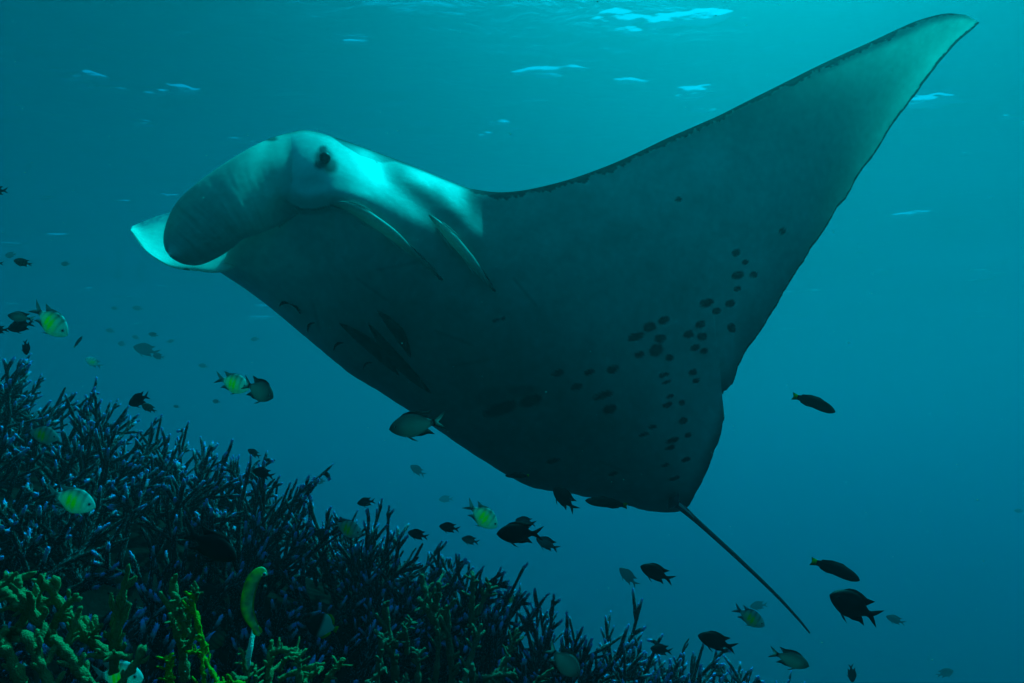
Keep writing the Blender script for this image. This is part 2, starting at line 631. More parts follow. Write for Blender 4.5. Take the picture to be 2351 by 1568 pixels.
    dk = np.maximum(dk, 0.9 * (1 - smooth(db - wid, -1.0, 2.0)) * smooth(U, 18, 20))
    dk = np.maximum(dk, 0.35 * (1 - smooth(db, 5, 60)) * smooth(U, 2, 5) * (1 - smooth(U, 18, 20)))
    # thin dark crease at the jaw
    e, _, par = poly_dist(px, py, MOUTH[1:6])
    dk = np.maximum(dk, 0.75 * (1 - smooth(e, 1.0, 4.5)) * np.clip(np.minimum(par, 1 - par) * 6, 0, 1))
    e, _, par = poly_dist(px, py, [(690, 481), (672, 496), (640, 520)])
    dk = np.maximum(dk, 0.5 * (1 - smooth(e, 1.0, 3.5)))
    # faint scratches and folds
    for (a, b) in (((820, 640), (890, 690)), ((1000, 760), (1080, 790)), ((870, 620), (960, 600)), ((1180, 640), (1230, 700)),
                   ((1040, 840), (1120, 826)), ((1380, 1060), (1440, 1085)), ((720, 700), (735, 765))):
        e, _, par = poly_dist(px, py, [a, b])
        dk = np.maximum(dk, 0.22 * (1 - smooth(e, 1, 6)))
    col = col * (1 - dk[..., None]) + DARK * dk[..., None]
    bd = Bld()
    thin = np.clip(1 - th / 0.07, 0, 1)
    bd_v = np.vstack([vent.reshape(-1, 3), dors.reshape(-1, 3)])
    dcol = np.repeat(DARK[None], n, 0)
    mot = smooth(nz, 0.0, 0.5).ravel()[:, None]
    dcol = dcol * (1 + 0.6 * mot)
    pale = (smooth(px - 0.25 * py, 1640, 2120) * 0.95 * smooth(da, 12, 26) * smooth(db, 5, 12)).ravel()[:, None]          # white wing tips on the back
    dcol = dcol * (1 - pale) + np.array((0.86, 0.9, 0.84)) * pale
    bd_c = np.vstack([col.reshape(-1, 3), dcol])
    bd_a = np.concatenate([thin.ravel(), thin.ravel()])
    Fc = grid_faces(nu, nv) + grid_faces(nu, nv, n, True)
    for i in range(nu - 1):
        a = i * nv
        Fc.append((a, a + nv, a + nv + n, a + n))
        b = i * nv + nv - 1
        Fc.append((b + nv, b, b + n, b + nv + n))
    for j in range(nv - 1):
        Fc.append((j + 1, j, j + n, j + 1 + n))
        a = (nu - 1) * nv + j
        Fc.append((a, a + 1, a + 1 + n, a + n))
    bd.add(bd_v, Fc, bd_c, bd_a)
    # ---- far wing, raised away behind the body
    R = B[(uu >= 1.6) & (uu <= 12.3)][::6]
    ur = uu[(uu >= 1.6) & (uu <= 12.3)][::6]
    idx = np.where((uu >= 1.6) & (uu <= 12.3))[0][::6]
    rd = d[idx, -1] - 0.05
    nr, nt = len(R), 46
    tip_px, tip_d = np.array((1330.0, 700.0)), 4.5
    t = np.linspace(0, 1, nt)
    tw = 1 - (1 - t) ** 1.25
    taper = t ** 1.35
    q = (ur - ur[0]) / (ur[-1] - ur[0])
    # anchor slightly inside the flank so that nothing shows outside it
    inn = np.array([px[i, -1] * 0.985 + px[i, nv // 2] * 0.015 for i in idx]), np.array([py[i, -1] * 0.985 + py[i, nv // 2] * 0.015 for i in idx])
    wx = inn[0][:, None] * (1 - taper) + tip_px[0] * taper
    wy = inn[1][:, None] * (1 - taper) + tip_px[1] * taper
    wd = rd[:, None] * (1 - t) + tip_d * t + 0.02
    mid = PA(wx, wy, wd)
    side = np.array(UPV) * 0.8 + np.array(RGT) * 0.3
    hh = (0.10 * (1 - t)[None] + 0.012) * np.clip(4 * q * (1 - q), 0.05, 1)[:, None] ** 0.5
    top = mid + hh[..., None] * side * 2.0
    m = nr * nt
    Vw = np.vstack([mid.reshape(-1, 3), top.reshape(-1, 3)])
    Fw = grid_faces(nr, nt, 0, True) + grid_faces(nr, nt, m)
    for i in range(nr - 1):
        b = i * nt + nt - 1
        Fw.append((b, b + nt, b + nt + m, b + m))
    for j in range(nt - 1):
        Fw.append((j, j + 1, j + 1 + m, j + m))
        a = (nr - 1) * nt + j
        Fw.append((a + 1, a, a + m, a + 1 + m))
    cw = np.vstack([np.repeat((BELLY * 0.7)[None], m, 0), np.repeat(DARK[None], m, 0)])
    bd.add(Vw, Fw, cw, 0.2)
    # ---- whip tail
    tp = catmull([(1545, 1150, 2.74), (1566, 1166, 2.74), (1620, 1214, 2.71), (1700, 1287, 2.67), (1780, 1364, 2.63), (1832, 1420, 2.60), (1859, 1453, 2.58)], 60)
    tpts = PA(tp[:, 0], tp[:, 1], tp[:, 2])
    tr_ = np.interp(np.linspace(0, 1, 60), [0, 0.06, 0.3, 0.8, 1], [0.040, 0.019, 0.0105, 0.0055, 0.0035])
    bd.tube(tpts, tr_, 10, np.repeat((DARK * 3.0)[None], 60, 0), 0.0)
    # pale underside stripe on the tail root
    k = np.arange(4, 26)
    off = (CAMP - Vector(tpts[10])).normalized()
    offv = np.array(off) + 0.45 * np.array(UPV)
    bd.tube(tpts[k] + (tr_[k] * 0.62)[:, None] * offv, tr_[k] * 0.50 * np.interp(np.arange(len(k)), [0, 4, 21], [0.6, 1, 0.1]), 8,
            np.repeat(np.array([(0.5, 0.54, 0.5)]), len(k), 0), 0.0)
    root = bpy.data.objects.new('manta_ray', None)
    C.objects.link(root)
    root.location = P(1566, 1166, 2.74)
    tag(root, 'huge dark-backed manta ray gliding over the reef with pale spotted belly', 'manta ray')
    mat = skin_material('manta_skin', rough=0.5, spec=0.15, transl=0.95, grain=0.15, grain_scale=28, bump=0.3, thin_attr='thin')
    inv = Matrix.Translation(-root.location)

    def child(name, bld, mt=mat, parent=root, label=None):
        me = bld.mesh(name, True, 'thin')
        me.transform(inv)
        o = obj(name, me, parent, mt)
        if label:
            o['label'] = label
        return o
    child('body', bd)

    # ---- horn fins
    def fin(up, lo, dep, bulge, thick, colf, nuv=(150, 70), rip=0.0, rim=0.0, blend=False):
        a = catmull(up, nuv[0])
        b = catmull(lo, nuv[0])
        vv = np.linspace(0, 1, nuv[1])
        vv = 0.5 * vv + 0.5 * (0.5 - 0.5 * np.cos(vv * math.pi))
        fx = a[:, None, 0] * (1 - vv) + b[:, None, 0] * vv
        fy = a[:, None, 1] * (1 - vv) + b[:, None, 1] * vv
        s = np.linspace(0, 1, nuv[0])[:, None]
        fd = np.interp(s[:, 0], *dep)[:, None] - bulge * np.sqrt(np.clip(4 * vv * (1 - vv), 0, 1))[None] * (smooth(s, -0.05, 0.28) * 0.95 + 0.05)
        fd = fd + rim * (vv - 0.5)[None]
        if blend:      # grow out of the cheek without a step
            hp = np.stack([px[::4, ::4].ravel(), py[::4, ::4].ravel()], 1)
            hd = d[::4, ::4].ravel()
            hit = np.array([[hd[np.argmin((hp[:, 0] - a_) ** 2 + (hp[:, 1] - b_) ** 2)] for a_, b_ in zip(r1, r2)] for r1, r2 in zip(fx[:80], fy[:80])])
            kk = np.ones(5) / 5
            for _ in range(3):
                hit[2:-2] = np.apply_along_axis(lambda c_: np.convolve(c_, kk, 'valid'), 0, hit)
                hit[:, 2:-2] = np.apply_along_axis(lambda c_: np.convolve(c_, kk, 'valid'), 1, hit)
            sb = s[:80]
            wgt = smooth(sb, 0.03, 0.42)
            fd[:80] = (hit + 0.010 - 0.015 * smooth(sb, 0.0, 0.16)) * (1 - wgt) + fd[:80] * wgt
        if rip:
            rp = np.array([[fbm((i * 22, j * 1.2, 2.0), 1, 3) for j in vv] for i in s[:, 0]])
            fd = fd + rip * rp * np.clip(np.sin(s * math.pi), 0, 1)
        fr = PA(fx, fy, fd)
        ed = np.clip(4 * vv * (1 - vv), 0, 1)[None] ** 0.5 * np.clip((1 - s) * 12, 0, 1) ** 0.5
        bk = fr + (0.006 + thick * ed)[..., None] * N_AWAY
        nn = nuv[0] * nuv[1]
        Ff = grid_faces(*nuv) + grid_faces(*nuv, nn, True)
        for i in range(nuv[0] - 1):
            q = i * nuv[1]
            Ff.append((q, q + nuv[1], q + nuv[1] + nn, q + nn))
            q = q + nuv[1] - 1
            Ff.append((q + nuv[1], q, q + nn, q + nuv[1] + nn))
        for j in range(nuv[1] - 1):
            Ff.append((j + 1, j, j + nn, j + 1 + nn))
            q = (nuv[0] - 1) * nuv[1] + j
            Ff.append((q, q + 1, q + 1 + nn, q + nn))
        cf = colf(fx, fy, s * np.ones_like(fx), vv[None] * np.ones_like(fx))
        bb = Bld()
        bb.add(np.vstack([fr.reshape(-1, 3), bk.reshape(-1, 3)]), Ff, np.vstack([cf.reshape(-1, 3)] * 2), 0.45)
        return bb

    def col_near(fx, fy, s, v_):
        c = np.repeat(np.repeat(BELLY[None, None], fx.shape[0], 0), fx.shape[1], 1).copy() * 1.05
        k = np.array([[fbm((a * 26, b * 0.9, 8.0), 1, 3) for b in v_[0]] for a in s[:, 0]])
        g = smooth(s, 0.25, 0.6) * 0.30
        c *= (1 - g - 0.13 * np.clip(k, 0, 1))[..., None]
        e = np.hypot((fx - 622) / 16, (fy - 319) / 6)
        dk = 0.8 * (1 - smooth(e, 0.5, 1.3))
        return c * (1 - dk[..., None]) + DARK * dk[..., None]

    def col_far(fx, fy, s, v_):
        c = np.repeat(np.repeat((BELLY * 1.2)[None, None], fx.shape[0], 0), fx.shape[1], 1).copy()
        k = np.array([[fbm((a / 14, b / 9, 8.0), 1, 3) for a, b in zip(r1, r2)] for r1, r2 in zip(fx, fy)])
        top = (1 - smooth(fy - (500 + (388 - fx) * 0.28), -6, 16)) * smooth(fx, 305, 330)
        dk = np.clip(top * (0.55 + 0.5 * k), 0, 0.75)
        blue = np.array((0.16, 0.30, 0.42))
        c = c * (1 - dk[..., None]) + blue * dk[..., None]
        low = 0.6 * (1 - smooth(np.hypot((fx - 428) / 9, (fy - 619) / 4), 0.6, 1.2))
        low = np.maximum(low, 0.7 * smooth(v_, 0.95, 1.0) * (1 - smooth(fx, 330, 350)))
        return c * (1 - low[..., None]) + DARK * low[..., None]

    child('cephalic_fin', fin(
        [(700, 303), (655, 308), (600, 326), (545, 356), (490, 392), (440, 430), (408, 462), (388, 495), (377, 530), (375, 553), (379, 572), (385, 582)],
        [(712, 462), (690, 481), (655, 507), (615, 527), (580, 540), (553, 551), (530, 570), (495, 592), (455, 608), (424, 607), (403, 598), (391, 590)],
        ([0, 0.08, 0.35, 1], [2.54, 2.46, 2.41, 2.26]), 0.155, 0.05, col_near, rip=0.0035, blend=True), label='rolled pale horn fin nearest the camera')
    child('cephalic_fin', fin(
        [(575, 470), (480, 470), (425, 478), (388, 488), (352, 499), (318, 513), (303, 519)],
        [(590, 590), (508, 624), (450, 622), (402, 616), (368, 601), (330, 571), (299, 529)],
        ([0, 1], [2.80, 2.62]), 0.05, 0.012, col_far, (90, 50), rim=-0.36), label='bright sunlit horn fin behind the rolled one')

    # ---- gill slits
    gmat = skin_material('gill_dark', rough=0.9, spec=0.02, grain=0.3)
    for (x0, y0, x1, y1, wmax, bend) in ((778, 741, 917, 862, 26, -8), (844, 741, 991, 904, 26, 8), (866, 713, 943, 821, 25, -10),
                                         (640, 704, 664, 697, 7, -6), (664, 697, 690, 722, 5, -5), (706, 762, 724, 740, 6, -7), (766, 806, 790, 787, 6, -8), (833, 850, 856, 832, 5, -7)):
        ns = 24
        s = np.linspace(0, 1, ns)
        dirv = np.array((x1 - x0, y1 - y0), float)
        ln = np.linalg.norm(dirv)
        pr = np.array((-dirv[1], dirv[0])) / ln
        cx = x0 + dirv[0] * s + pr[0] * bend * np.sin(s * math.pi)
        cyy = y0 + dirv[1] * s + pr[1] * bend * np.sin(s * math.pi)
        hw = wmax * 0.5 * np.sin(s * math.pi) ** 0.8 + 0.3
        rows = []
        for k in np.linspace(-1, 1, 5):
            x_, y_ = cx + pr[0] * hw * k, cyy + pr[1] * hw * k
            ii = None
            dd = belly_depth(x_, y_)
            rows.append((x_, y_, dd, k))
        # sit on the rounded flank: nearest body sample gives the true depth
        flat = np.stack([px[::3, ::3].ravel(), py[::3, ::3].ravel()], 1)
        fdep = d[::3, ::3].ravel()
        Vg = []
        for (x_, y_, dd, k) in rows:
            for a, b in zip(x_, y_):
                j = np.argmin((flat[:, 0] - a) ** 2 + (flat[:, 1] - b) ** 2)
                Vg.append(PA(a, b, fdep[j] - 0.010 - 0.008 * (1 - k * k)))
        bg_ = Bld()
        bg_.add(Vg, grid_faces(5, ns), (0.004, 0.005, 0.006), 0.0)
        child('gill_slit', bg_, gmat)

    # ---- eye
    be = Bld()
    c0 = P(746, 362, float(belly_depth(np.array([746.0]), np.array([362.0]))[0]) + 0.012)
    for i in range(9):
        pass
    ths = np.linspace(0, math.pi, 12)
    phs = np.linspace(0, 2 * math.pi, 17)[:-1]
    Ve = [np.array(c0) + 0.020 * np.array((math.sin(a) * math.cos(b), math.sin(a) * math.sin(b), math.cos(a))) for a in ths for b in phs]
    Fe = [(i * 16 + k, i * 16 + (k + 1) % 16, (i + 1) * 16 + (k + 1) % 16, (i + 1) * 16 + k) for i in range(11) for k in range(16)]
    be.add(Ve, Fe, (0.01, 0.012, 0.015), 0)
    child('eye', be, skin_material('eye_black', rough=0.5, spec=0.1))
    return px, py, d


M_PX, M_PY, M_D = build_manta()
_mf = np.stack([M_PX[::4, ::4].ravel(), M_PY[::4, ::4].ravel()], 1)
_md = M_D[::4, ::4].ravel()


def manta_depth(x, y):
    return float(_md[np.argmin((_mf[:, 0] - x) ** 2 + (_mf[:, 1] - y) ** 2)])


# ------------------------------------------------------------------ remoras under the belly
fish_mat = skin_material('fish_skin', rough=0.5, spec=0.12, grain=0.18, grain_scale=90, transl=0.7, thin_attr='tip')


def ngon_fin(bd, poly, th, col, tipa=0.8):
    """thin fin sheet with real thickness in local y"""
    n = len(poly)
    cols = [col] * n if np.ndim(col) == 1 else list(col)
    c0 = np.mean(np.asarray(poly), axis=0)
    V = [(x, th * (0.3 + 0.7 * (abs(z) < abs(c0[1]))), z) for x, z in poly] + [(x, -th * (0.3 + 0.7 * (abs(z) < abs(c0[1]))), z) for x, z in poly]
    F_ = [tuple(range(n))[::-1], tuple(range(n, 2 * n))]
    for i in range(n):
        j = (i + 1) % n
        F_.append((i, j, n + j, n + i))
    bd.add(V, F_, cols + cols, tipa)


def remora(path, width, label):
    p = np.array(path, float)
    q = catmull(p, 60)
    s = np.linspace(0, 1, 60)
    prof = np.interp(s, [0, 0.04, 0.12, 0.3, 0.5, 0.75, 0.9, 1], [0.10, 0.35, 0.62, 0.95, 0.85, 0.36, 0.2, 0.22])
    rad = prof * width * 0.5 / F2 * 2.4
    base = np.array([manta_depth(x, y) for x, y in q])
    k = np.ones(13) / 13
    base = np.convolve(np.pad(base, 6, 'edge'), k, 'valid')
    dep = base - rad - 0.012
    pts = PA(q[:, 0], q[:, 1], dep)
    cols = np.array([(0.52, 0.58, 0.5)] * 60) * np.interp(s, [0, .2, .5, .75, .88, 1], [0.55, 1, .95, .6, .1, .06])[:, None]
    bd = Bld()
    bd.tube(pts, rad, 14, cols, 0.6)
    root = bpy.data.objects.new('remora', None)
    C.objects.link(root)
    root.location = Vector(pts[0])
    tag(root, label, 'fish', 'remoras clinging to the manta belly')
    inv = Matrix.Translation(-root.location)
    me = bd.mesh('body')
    me.transform(inv)
    obj('body', me, root, fish_mat)
    # fins: pectorals either side, pelvic, tail
    tan = np.gradient(q[:, :2], axis=0)
    tan /= np.linalg.norm(tan, axis=1)[:, None]
    per = np.stack([tan[:, 1], -tan[:, 0]], 1)

    def fin(name, i0, i1, off0, off1, wd, col):
        ns = 10
        t = np.linspace(0, 1, ns)
        ii = np.linspace(i0, i1, ns).astype(int)
        o = np.interp(t, [0, 1], [off0, off1])
        cx = q[ii, 0] + per[ii, 0] * o
        cy_ = q[ii, 1] + per[ii, 1] * o
        b = Bld()
        pp = PA(cx, cy_, dep[ii] - 0.004)
        b.tube(pp, np.maximum(np.sin(t * math.pi) ** 0.7, 0.15) * wd / F2 * 2.4, 8, col, 0.5)
        m2 = b.mesh(name)
        m2.transform(inv)
        obj(name, m2, root, fish_mat)
    pale = (0.5, 0.55, 0.5)
    wv = width
    fin('pectoral_fin', 8, 20, wv * 0.38, wv * 0.62, 1.6, pale)
    fin('pectoral_fin', 11, 22, -wv * 0.42, -wv * 0.75, 1.9, pale)
    fin('pelvic_fin', 26, 35, -wv * 0.42, -wv * 0.55, 1.3, pale)
    fin('dorsal_fin', 34, 50, wv * 0.30, wv * 0.22, 2.2, (0.05, 0.06, 0.06))
    fin('tail_fin', 54, 59, 0, -1, wv * 0.17, (0.03, 0.035, 0.04))


remora([(758, 466), (800, 474), (850, 502), (900, 537), (950, 582), (995, 624), (1016, 643)], 29,
       'longer pale remora with a black tail, clinging just behind the manta mouth')
remora([(985, 493), (1018, 526), (1060, 572), (1100, 622), (1124, 655), (1137, 668)], 25,
       'shorter pale remora with a black tail, clinging below the manta shoulder')


# ------------------------------------------------------------------ fish
def fish_mesh(name, top, bot, wid, fins, colf, nr=26, ns=16, bend=0.0, eye=(0.38, 0.03, 0.028)):
    """top/bot/wid: lists of (x, value); x runs from tail (-0.5) to snout (0.5); fins: list of (polygon, colour)"""
    x0, x1 = top[-1][0], top[0][0]
    u = np.linspace(0, 1, nr)
    xs = x1 + (x0 - x1) * (0.35 * u + 0.65 * (1 - np.cos(u * math.pi / 2)))
    tx, tv = zip(*top[::-1])
    bx, bv = zip(*bot[::-1])
    wx, wv = zip(*wid[::-1])
    T, B_, W_ = np.interp(xs, tx, tv), np.interp(xs, bx, bv), np.interp(xs, wx, wv)
    k = np.array([0.25, 0.5, 0.25])
    for _ in range(2):
        for arr in (T, B_, W_):
            arr[1:-1] = np.convolve(arr, k, 'valid')
    bd = Bld()
    V, cl = [], []
    for i in range(nr):
        c, h = (T[i] + B_[i]) / 2, max((T[i] - B_[i]) / 2, 0.003)
        for j in range(ns):
            a = 2 * math.pi * j / ns
            z = c + h * math.sin(a)
            y = max(W_[i], 0.003) * math.copysign(abs(math.cos(a)) ** 0.9, math.cos(a))
            V.append((xs[i], y, z))
            cl.append(colf(xs[i], z, h and (z - c) / h))
    Fc = [(i * ns + j, (i + 1) * ns + j, (i + 1) * ns + (j + 1) % ns, i * ns + (j + 1) % ns) for i in range(nr - 1) for j in range(ns)]
    Fc.append(tuple(range(ns)))
    Fc.append(tuple((nr - 1) * ns + j for j in range(ns))[::-1])
    bd.add(V, Fc, cl, 0.8)
    for poly, col in fins:
        ngon_fin(bd, poly, 0.008, col)
    if bend:
        bd.v = [(x, y, z + bend * (0.25 - (x * x))) for x, y, z in bd.v]
    me = bd.mesh(name)
    me.materials.append(fish_mat)
    # eye
    ew = float(np.interp(eye[0], wx, wv)) * 0.80
    return me, (eye[0], ew, eye[1] + (bend * (0.25 - eye[0] ** 2) if bend else 0), eye[2])


def sphere_mesh(name, col, mat, flat=0.5):
    V, F_ = [], []
    for i in range(7):
        a = math.pi * i / 6
        for j in range(10):
            b = 2 * math.pi * j / 10
            V.append((math.sin(a) * math.cos(b), flat * math.sin(a) * math.sin(b), math.cos(a)))
    for i in range(6):
        for j in range(10):
            F_.append((i * 10 + j, i * 10 + (j + 1) % 10, (i + 1) * 10 + (j + 1) % 10, (i + 1) * 10 + j))
    me = mk_mesh(name, V, F_, [col] * len(V), True, {'tip': [0] * len(V)})
    me.materials.append(mat)
    return me


eye_mat = skin_material('fish_eye', rough=0.15, spec=0.4)
EYE_RING = sphere_mesh('eye', (0.45, 0.55, 0.5), eye_mat)
EYE_DARK = sphere_mesh('eye', (0.05, 0.06, 0.07), eye_mat)
PUPIL = sphere_mesh('pupil', (0.004, 0.004, 0.006), eye_mat)

CH_TOP = [(0.5, 0.0), (0.47, 0.06), (0.4, 0.125), (0.3, 0.185), (0.18, 0.225), (0.05, 0.225), (-0.08, 0.175), (-0.17, 0.105), (-0.23, 0.06), (-0.28, 0.045)]
CH_BOT = [(0.5, 0.0), (0.46, -0.055), (0.38, -0.115), (0.28, -0.165), (0.15, -0.2), (0.03, -0.195), (-0.08, -0.145), (-0.17, -0.085), (-0.23, -0.05), (-0.28, -0.042)]
CH_WID = [(0.5, 0.01), (0.45, 0.045), (0.35, 0.075), (0.2, 0.092), (0.05, 0.088), (-0.1, 0.055), (-0.2, 0.026), (-0.28, 0.014)]


def ch_fins(c, tailc=None, edge=None, fork=1.0):
    t = tailc or c
    e = edge or c
    return [
        ([(0.3, 0.18), (0.22, 0.235), (0.1, 0.262), (-0.02, 0.25), (-0.14, 0.215), (-0.30, 0.225), (-0.22, 0.15), (-0.17, 0.10), (0.0, 0.18)], [c, e, e, e, e, e, c, c, c]),
        ([(0.08, -0.19), (-0.05, -0.2), (-0.16, -0.18), (-0.28, -0.205), (-0.2, -0.11), (-0.16, -0.08), (0.0, -0.15)], [c, e, e, e, c, c, c]),
        ([(-0.22, 0.05), (-0.3, 0.06), (-0.41, 0.115 * fork), (-0.52, 0.165 * fork), (-0.43, 0.055 * fork), (-0.365, 0.0), (-0.42, -0.05 * fork), (-0.5, -0.15 * fork),
          (-0.4, -0.105 * fork), (-0.3, -0.055), (-0.22, -0.045)], [c, e, e, e, t, t, t, e, e, e, c]),
        ([(0.22, -0.17), (0.16, -0.18), (0.02, -0.29), (0.12, -0.25)], c),
    ]


def lerp(a, b, t):
    return tuple(p + (q - p) * t for p, q in zip(a, b))


DK = (0.034, 0.046, 0.05)


def c_dark(x, z, t):
    return lerp(DK, (0.085, 0.10, 0.10), max(0, -t) * 0.7)


def c_grey(x, z, t):
    b = lerp((0.36, 0.44, 0.40), (0.10, 0.14, 0.14), max(0, t) ** 1.3)
    b = lerp(b, (0.12, 0.17, 0.16), min(1, max(0, (x - 0.22) * 4)))
    g = math.exp(-((x - 0.17) / 0.035) ** 2 - ((z + 0.07) / 0.04) ** 2)
    return lerp(b, (0.42, 0.5, 0.4), 0.7 * g)


def c_yel(x, z, t):
    b = lerp((0.74, 0.88, 0.80), (0.55, 0.74, 0.72), max(0, t))
    bar = 0.5 + 0.5 * math.cos((x + 0.02) * 44)
    b = lerp(b, (0.14, 0.2, 0.18), 0.55 * bar ** 2 * (0.3 + 0.7 * max(0, t + 0.5)) * (x < 0.3))
    g = math.exp(-((x - 0.07) / 0.13) ** 2 - ((z + 0.01 + 0.2 * (x - 0.08)) / 0.105) ** 2)
    g = min(1, 2.1 * g * (0.7 + 0.4 * math.cos((x) * 52)))
    return lerp(b, (0.6, 1.0, 0.0), max(0, g))


def c_olive(x, z, t):
    b = lerp((0.13, 0.17, 0.12), (0.06, 0.09, 0.08), max(0, t))
    return lerp(b, (0.04, 0.06, 0.05), 0.6 * (math.cos(x * 40) > 0.5))


def c_wr(x, z, t):
    b = lerp((0.025, 0.032, 0.036), (0.05, 0.06, 0.06), max(0, -t))
    return b


def c_lime(x, z, t):
    b = lerp((0.3, 0.6, 0.35), (0.25, 0.7, 0.04), max(0, min(1, 0.5 + t * 0.5)))
    return lerp(b, (0.22, 0.45, 0.02), max(0, min(1, (-0.05 - x) * 2.5)))


def c_butter(x, z, t):
    if x > 0.06:
        return (0.012, 0.014, 0.016)
    k = min(1, max(0, (0.06 - x) / 0.1))
    return lerp((0.012, 0.014, 0.016), (0.7, 0.85, 0.72), k)


KIND = {}
KIND['dark'] = fish_mesh('body', CH_TOP, CH_BOT, CH_WID, ch_fins(DK), c_dark)
KIND['grey'] = fish_mesh('body', CH_TOP, CH_BOT, CH_WID, ch_fins((0.2, 0.26, 0.25), (0.6, 0.75, 0.7), (0.02, 0.025, 0.025)), c_grey)
YT = [(x, z * 1.12) for x, z in CH_TOP]
YB = [(x, z * 1.15) for x, z in CH_BOT]
KIND['yellow'] = fish_mesh('body', YT, YB, CH_WID, ch_fins((0.34, 0.46, 0.45), (0.34, 0.46, 0.46), (0.16, 0.22, 0.22)), c_yel, nr=40, ns=22, eye=(0.39, 0.05, 0.034))
KIND['olive'] = fish_mesh('body', YT, YB, CH_WID, ch_fins((0.07, 0.1, 0.09), (0.06, 0.09, 0.08), (0.04, 0.06, 0.05), 0.7), c_olive, nr=34)
WT = [(0.5, 0.01), (0.46, 0.045), (0.36, 0.085), (0.2, 0.112), (0.0, 0.115), (-0.2, 0.085), (-0.33, 0.055), (-0.38, 0.048)]
WB = [(0.5, -0.01), (0.46, -0.045), (0.36, -0.085), (0.2, -0.105), (0.0, -0.1), (-0.2, -0.07), (-0.33, -0.045), (-0.38, -0.04)]
WW = [(0.5, 0.015), (0.45, 0.04), (0.3, 0.062), (0.1, 0.066), (-0.1, 0.05), (-0.3, 0.022), (-0.38, 0.014)]
WF = [([(0.25, 0.1), (0.1, 0.135), (-0.1, 0.125), (-0.28, 0.085), (-0.30, 0.058), (-0.1, 0.095), (0.1, 0.11)], (0.025, 0.032, 0.036)),
      ([(0.0, -0.095), (-0.15, -0.108), (-0.28, -0.075), (-0.30, -0.048), (-0.1, -0.082)], (0.025, 0.032, 0.036)),
      ([(-0.35, 0.045), (-0.42, 0.06), (-0.5, 0.075), (-0.46, 0.0), (-0.49, -0.07), (-0.42, -0.055), (-0.35, -0.04)],
       [(0.28, 0.55, 0.01), (0.25, 0.5, 0.01), (0.04, 0.06, 0.04), (0.25, 0.5, 0.01), (0.04, 0.06, 0.04), (0.06, 0.09, 0.03), (0.12, 0.2, 0.01)])]
KIND['wrasse'] = fish_mesh('body', WT, WB, WW, WF, c_wr, bend=0.10, eye=(0.42, 0.02, 0.014))
KIND['wrasse_straight'] = fish_mesh('body', WT, WB, WW, WF, c_wr, bend=0.03, eye=(0.42, 0.02, 0.014))
BT = [(0.5, -0.02), (0.45, 0.04), (0.36, 0.14), (0.24, 0.28), (0.05, 0.36), (-0.12, 0.33), (-0.26, 0.2), (-0.33, 0.08), (-0.38, 0.05)]
BB = [(0.5, -0.04), (0.45, -0.08), (0.36, -0.16), (0.24, -0.28), (0.05, -0.35), (-0.12, -0.31), (-0.26, -0.18), (-0.33, -0.07), (-0.38, -0.045)]
YE = (0.4, 0.6, 0.01)
KIND['butterfly'] = fish_mesh('body', BT, BB, CH_WID, [
    ([(0.0, 0.35), (-0.16, 0.37), (-0.3, 0.26), (-0.36, 0.12), (-0.3, 0.1), (-0.2, 0.22), (-0.08, 0.32)], YE),
    ([(-0.05, -0.33), (-0.18, -0.35), (-0.31, -0.24), (-0.36, -0.12), (-0.3, -0.1), (-0.2, -0.22)], YE),
    ([(-0.35, 0.05), (-0.42, 0.09), (-0.5, 0.1), (-0.49, 0.0), (-0.5, -0.1), (-0.42, -0.08), (-0.35, -0.045)], [(0.3, 0.4, 0.3), YE, YE, YE, YE, YE, (0.02, 0.02, 0.02)])],
    c_butter, nr=36)

REAL = {'dark': 0.088, 'grey': 0.09, 'yellow': 0.098, 'olive': 0.085, 'wrasse': 0.115, 'wrasse_straight': 0.115, 'butterfly': 0.095}
NAMES = {'dark': 'chromis_fish', 'grey': 'chromis_fish', 'yellow': 'damselfish', 'olive': 'damselfish', 'wrasse': 'wrasse_fish', 'wrasse_straight': 'wrasse_fish', 'butterfly': 'butterflyfish'}
GRP = {'dark': 'dark chromis over the reef', 'grey': 'grey chromis over the reef', 'yellow': 'yellow-bellied damselfish', 'olive': 'olive damselfish over the reef',
       'wrasse': 'slim dark wrasses', 'wrasse_straight': 'slim dark wrasses', 'butterfly': None}


def fish(kind, hx, hy, tx, ty, label, depth=None, yaw=0.0, roll=0.0, up=None, stretch=1.0):
    """head and tail pixel; yaw > 0 turns the head away from the camera and tail nearer"""
    me, eye = KIND[kind]
    L2 = math.hypot(hx - tx, hy - ty)
    cyw = math.cos(yaw)
    d = depth if depth else REAL[kind] * cyw * F2 / L2
    Lw = L2 / F2 * d / cyw
    dz = math.sin(yaw) * Lw / 2
    H = P(hx, hy, d + dz)
    T = P(tx, ty, d - dz)
    X = (H - T).normalized()
    upv = Vector(up) if up else UPV + Vector((0, 0, 0.2))
    Z = (upv - X * upv.dot(X)).normalized()
    Y = Z.cross(X)
    R = Matrix((X, Y, Z)).transposed()
    if roll:
        R = R @ Matrix.Rotation(roll, 3, 'X')
    Ls = (H - T).length
    root = obj(NAMES[kind], None)
    root.matrix_world = Matrix.Translation((H + T) / 2) @ R.to_4x4() @ Matrix.Diagonal((Ls, Ls, Ls * stretch, 1))
    tag(root, label, 'fish', GRP[kind])
    obj('body', me, root)
    if L2 > 34:
        for s in (1, -1):
            e = obj('eye', EYE_DARK if kind in ('dark', 'wrasse', 'wrasse_straight', 'butterfly') else EYE_RING, root)
            e.location = (eye[0], eye[1] * s, eye[2])
            e.scale = (eye[3], eye[3] * 1.0, eye[3])
            p = obj('pupil', PUPIL, e)
            p.location = (0, 0.22 * s, 0)
            p.scale = (0.6, 0.8, 0.6)
    return root


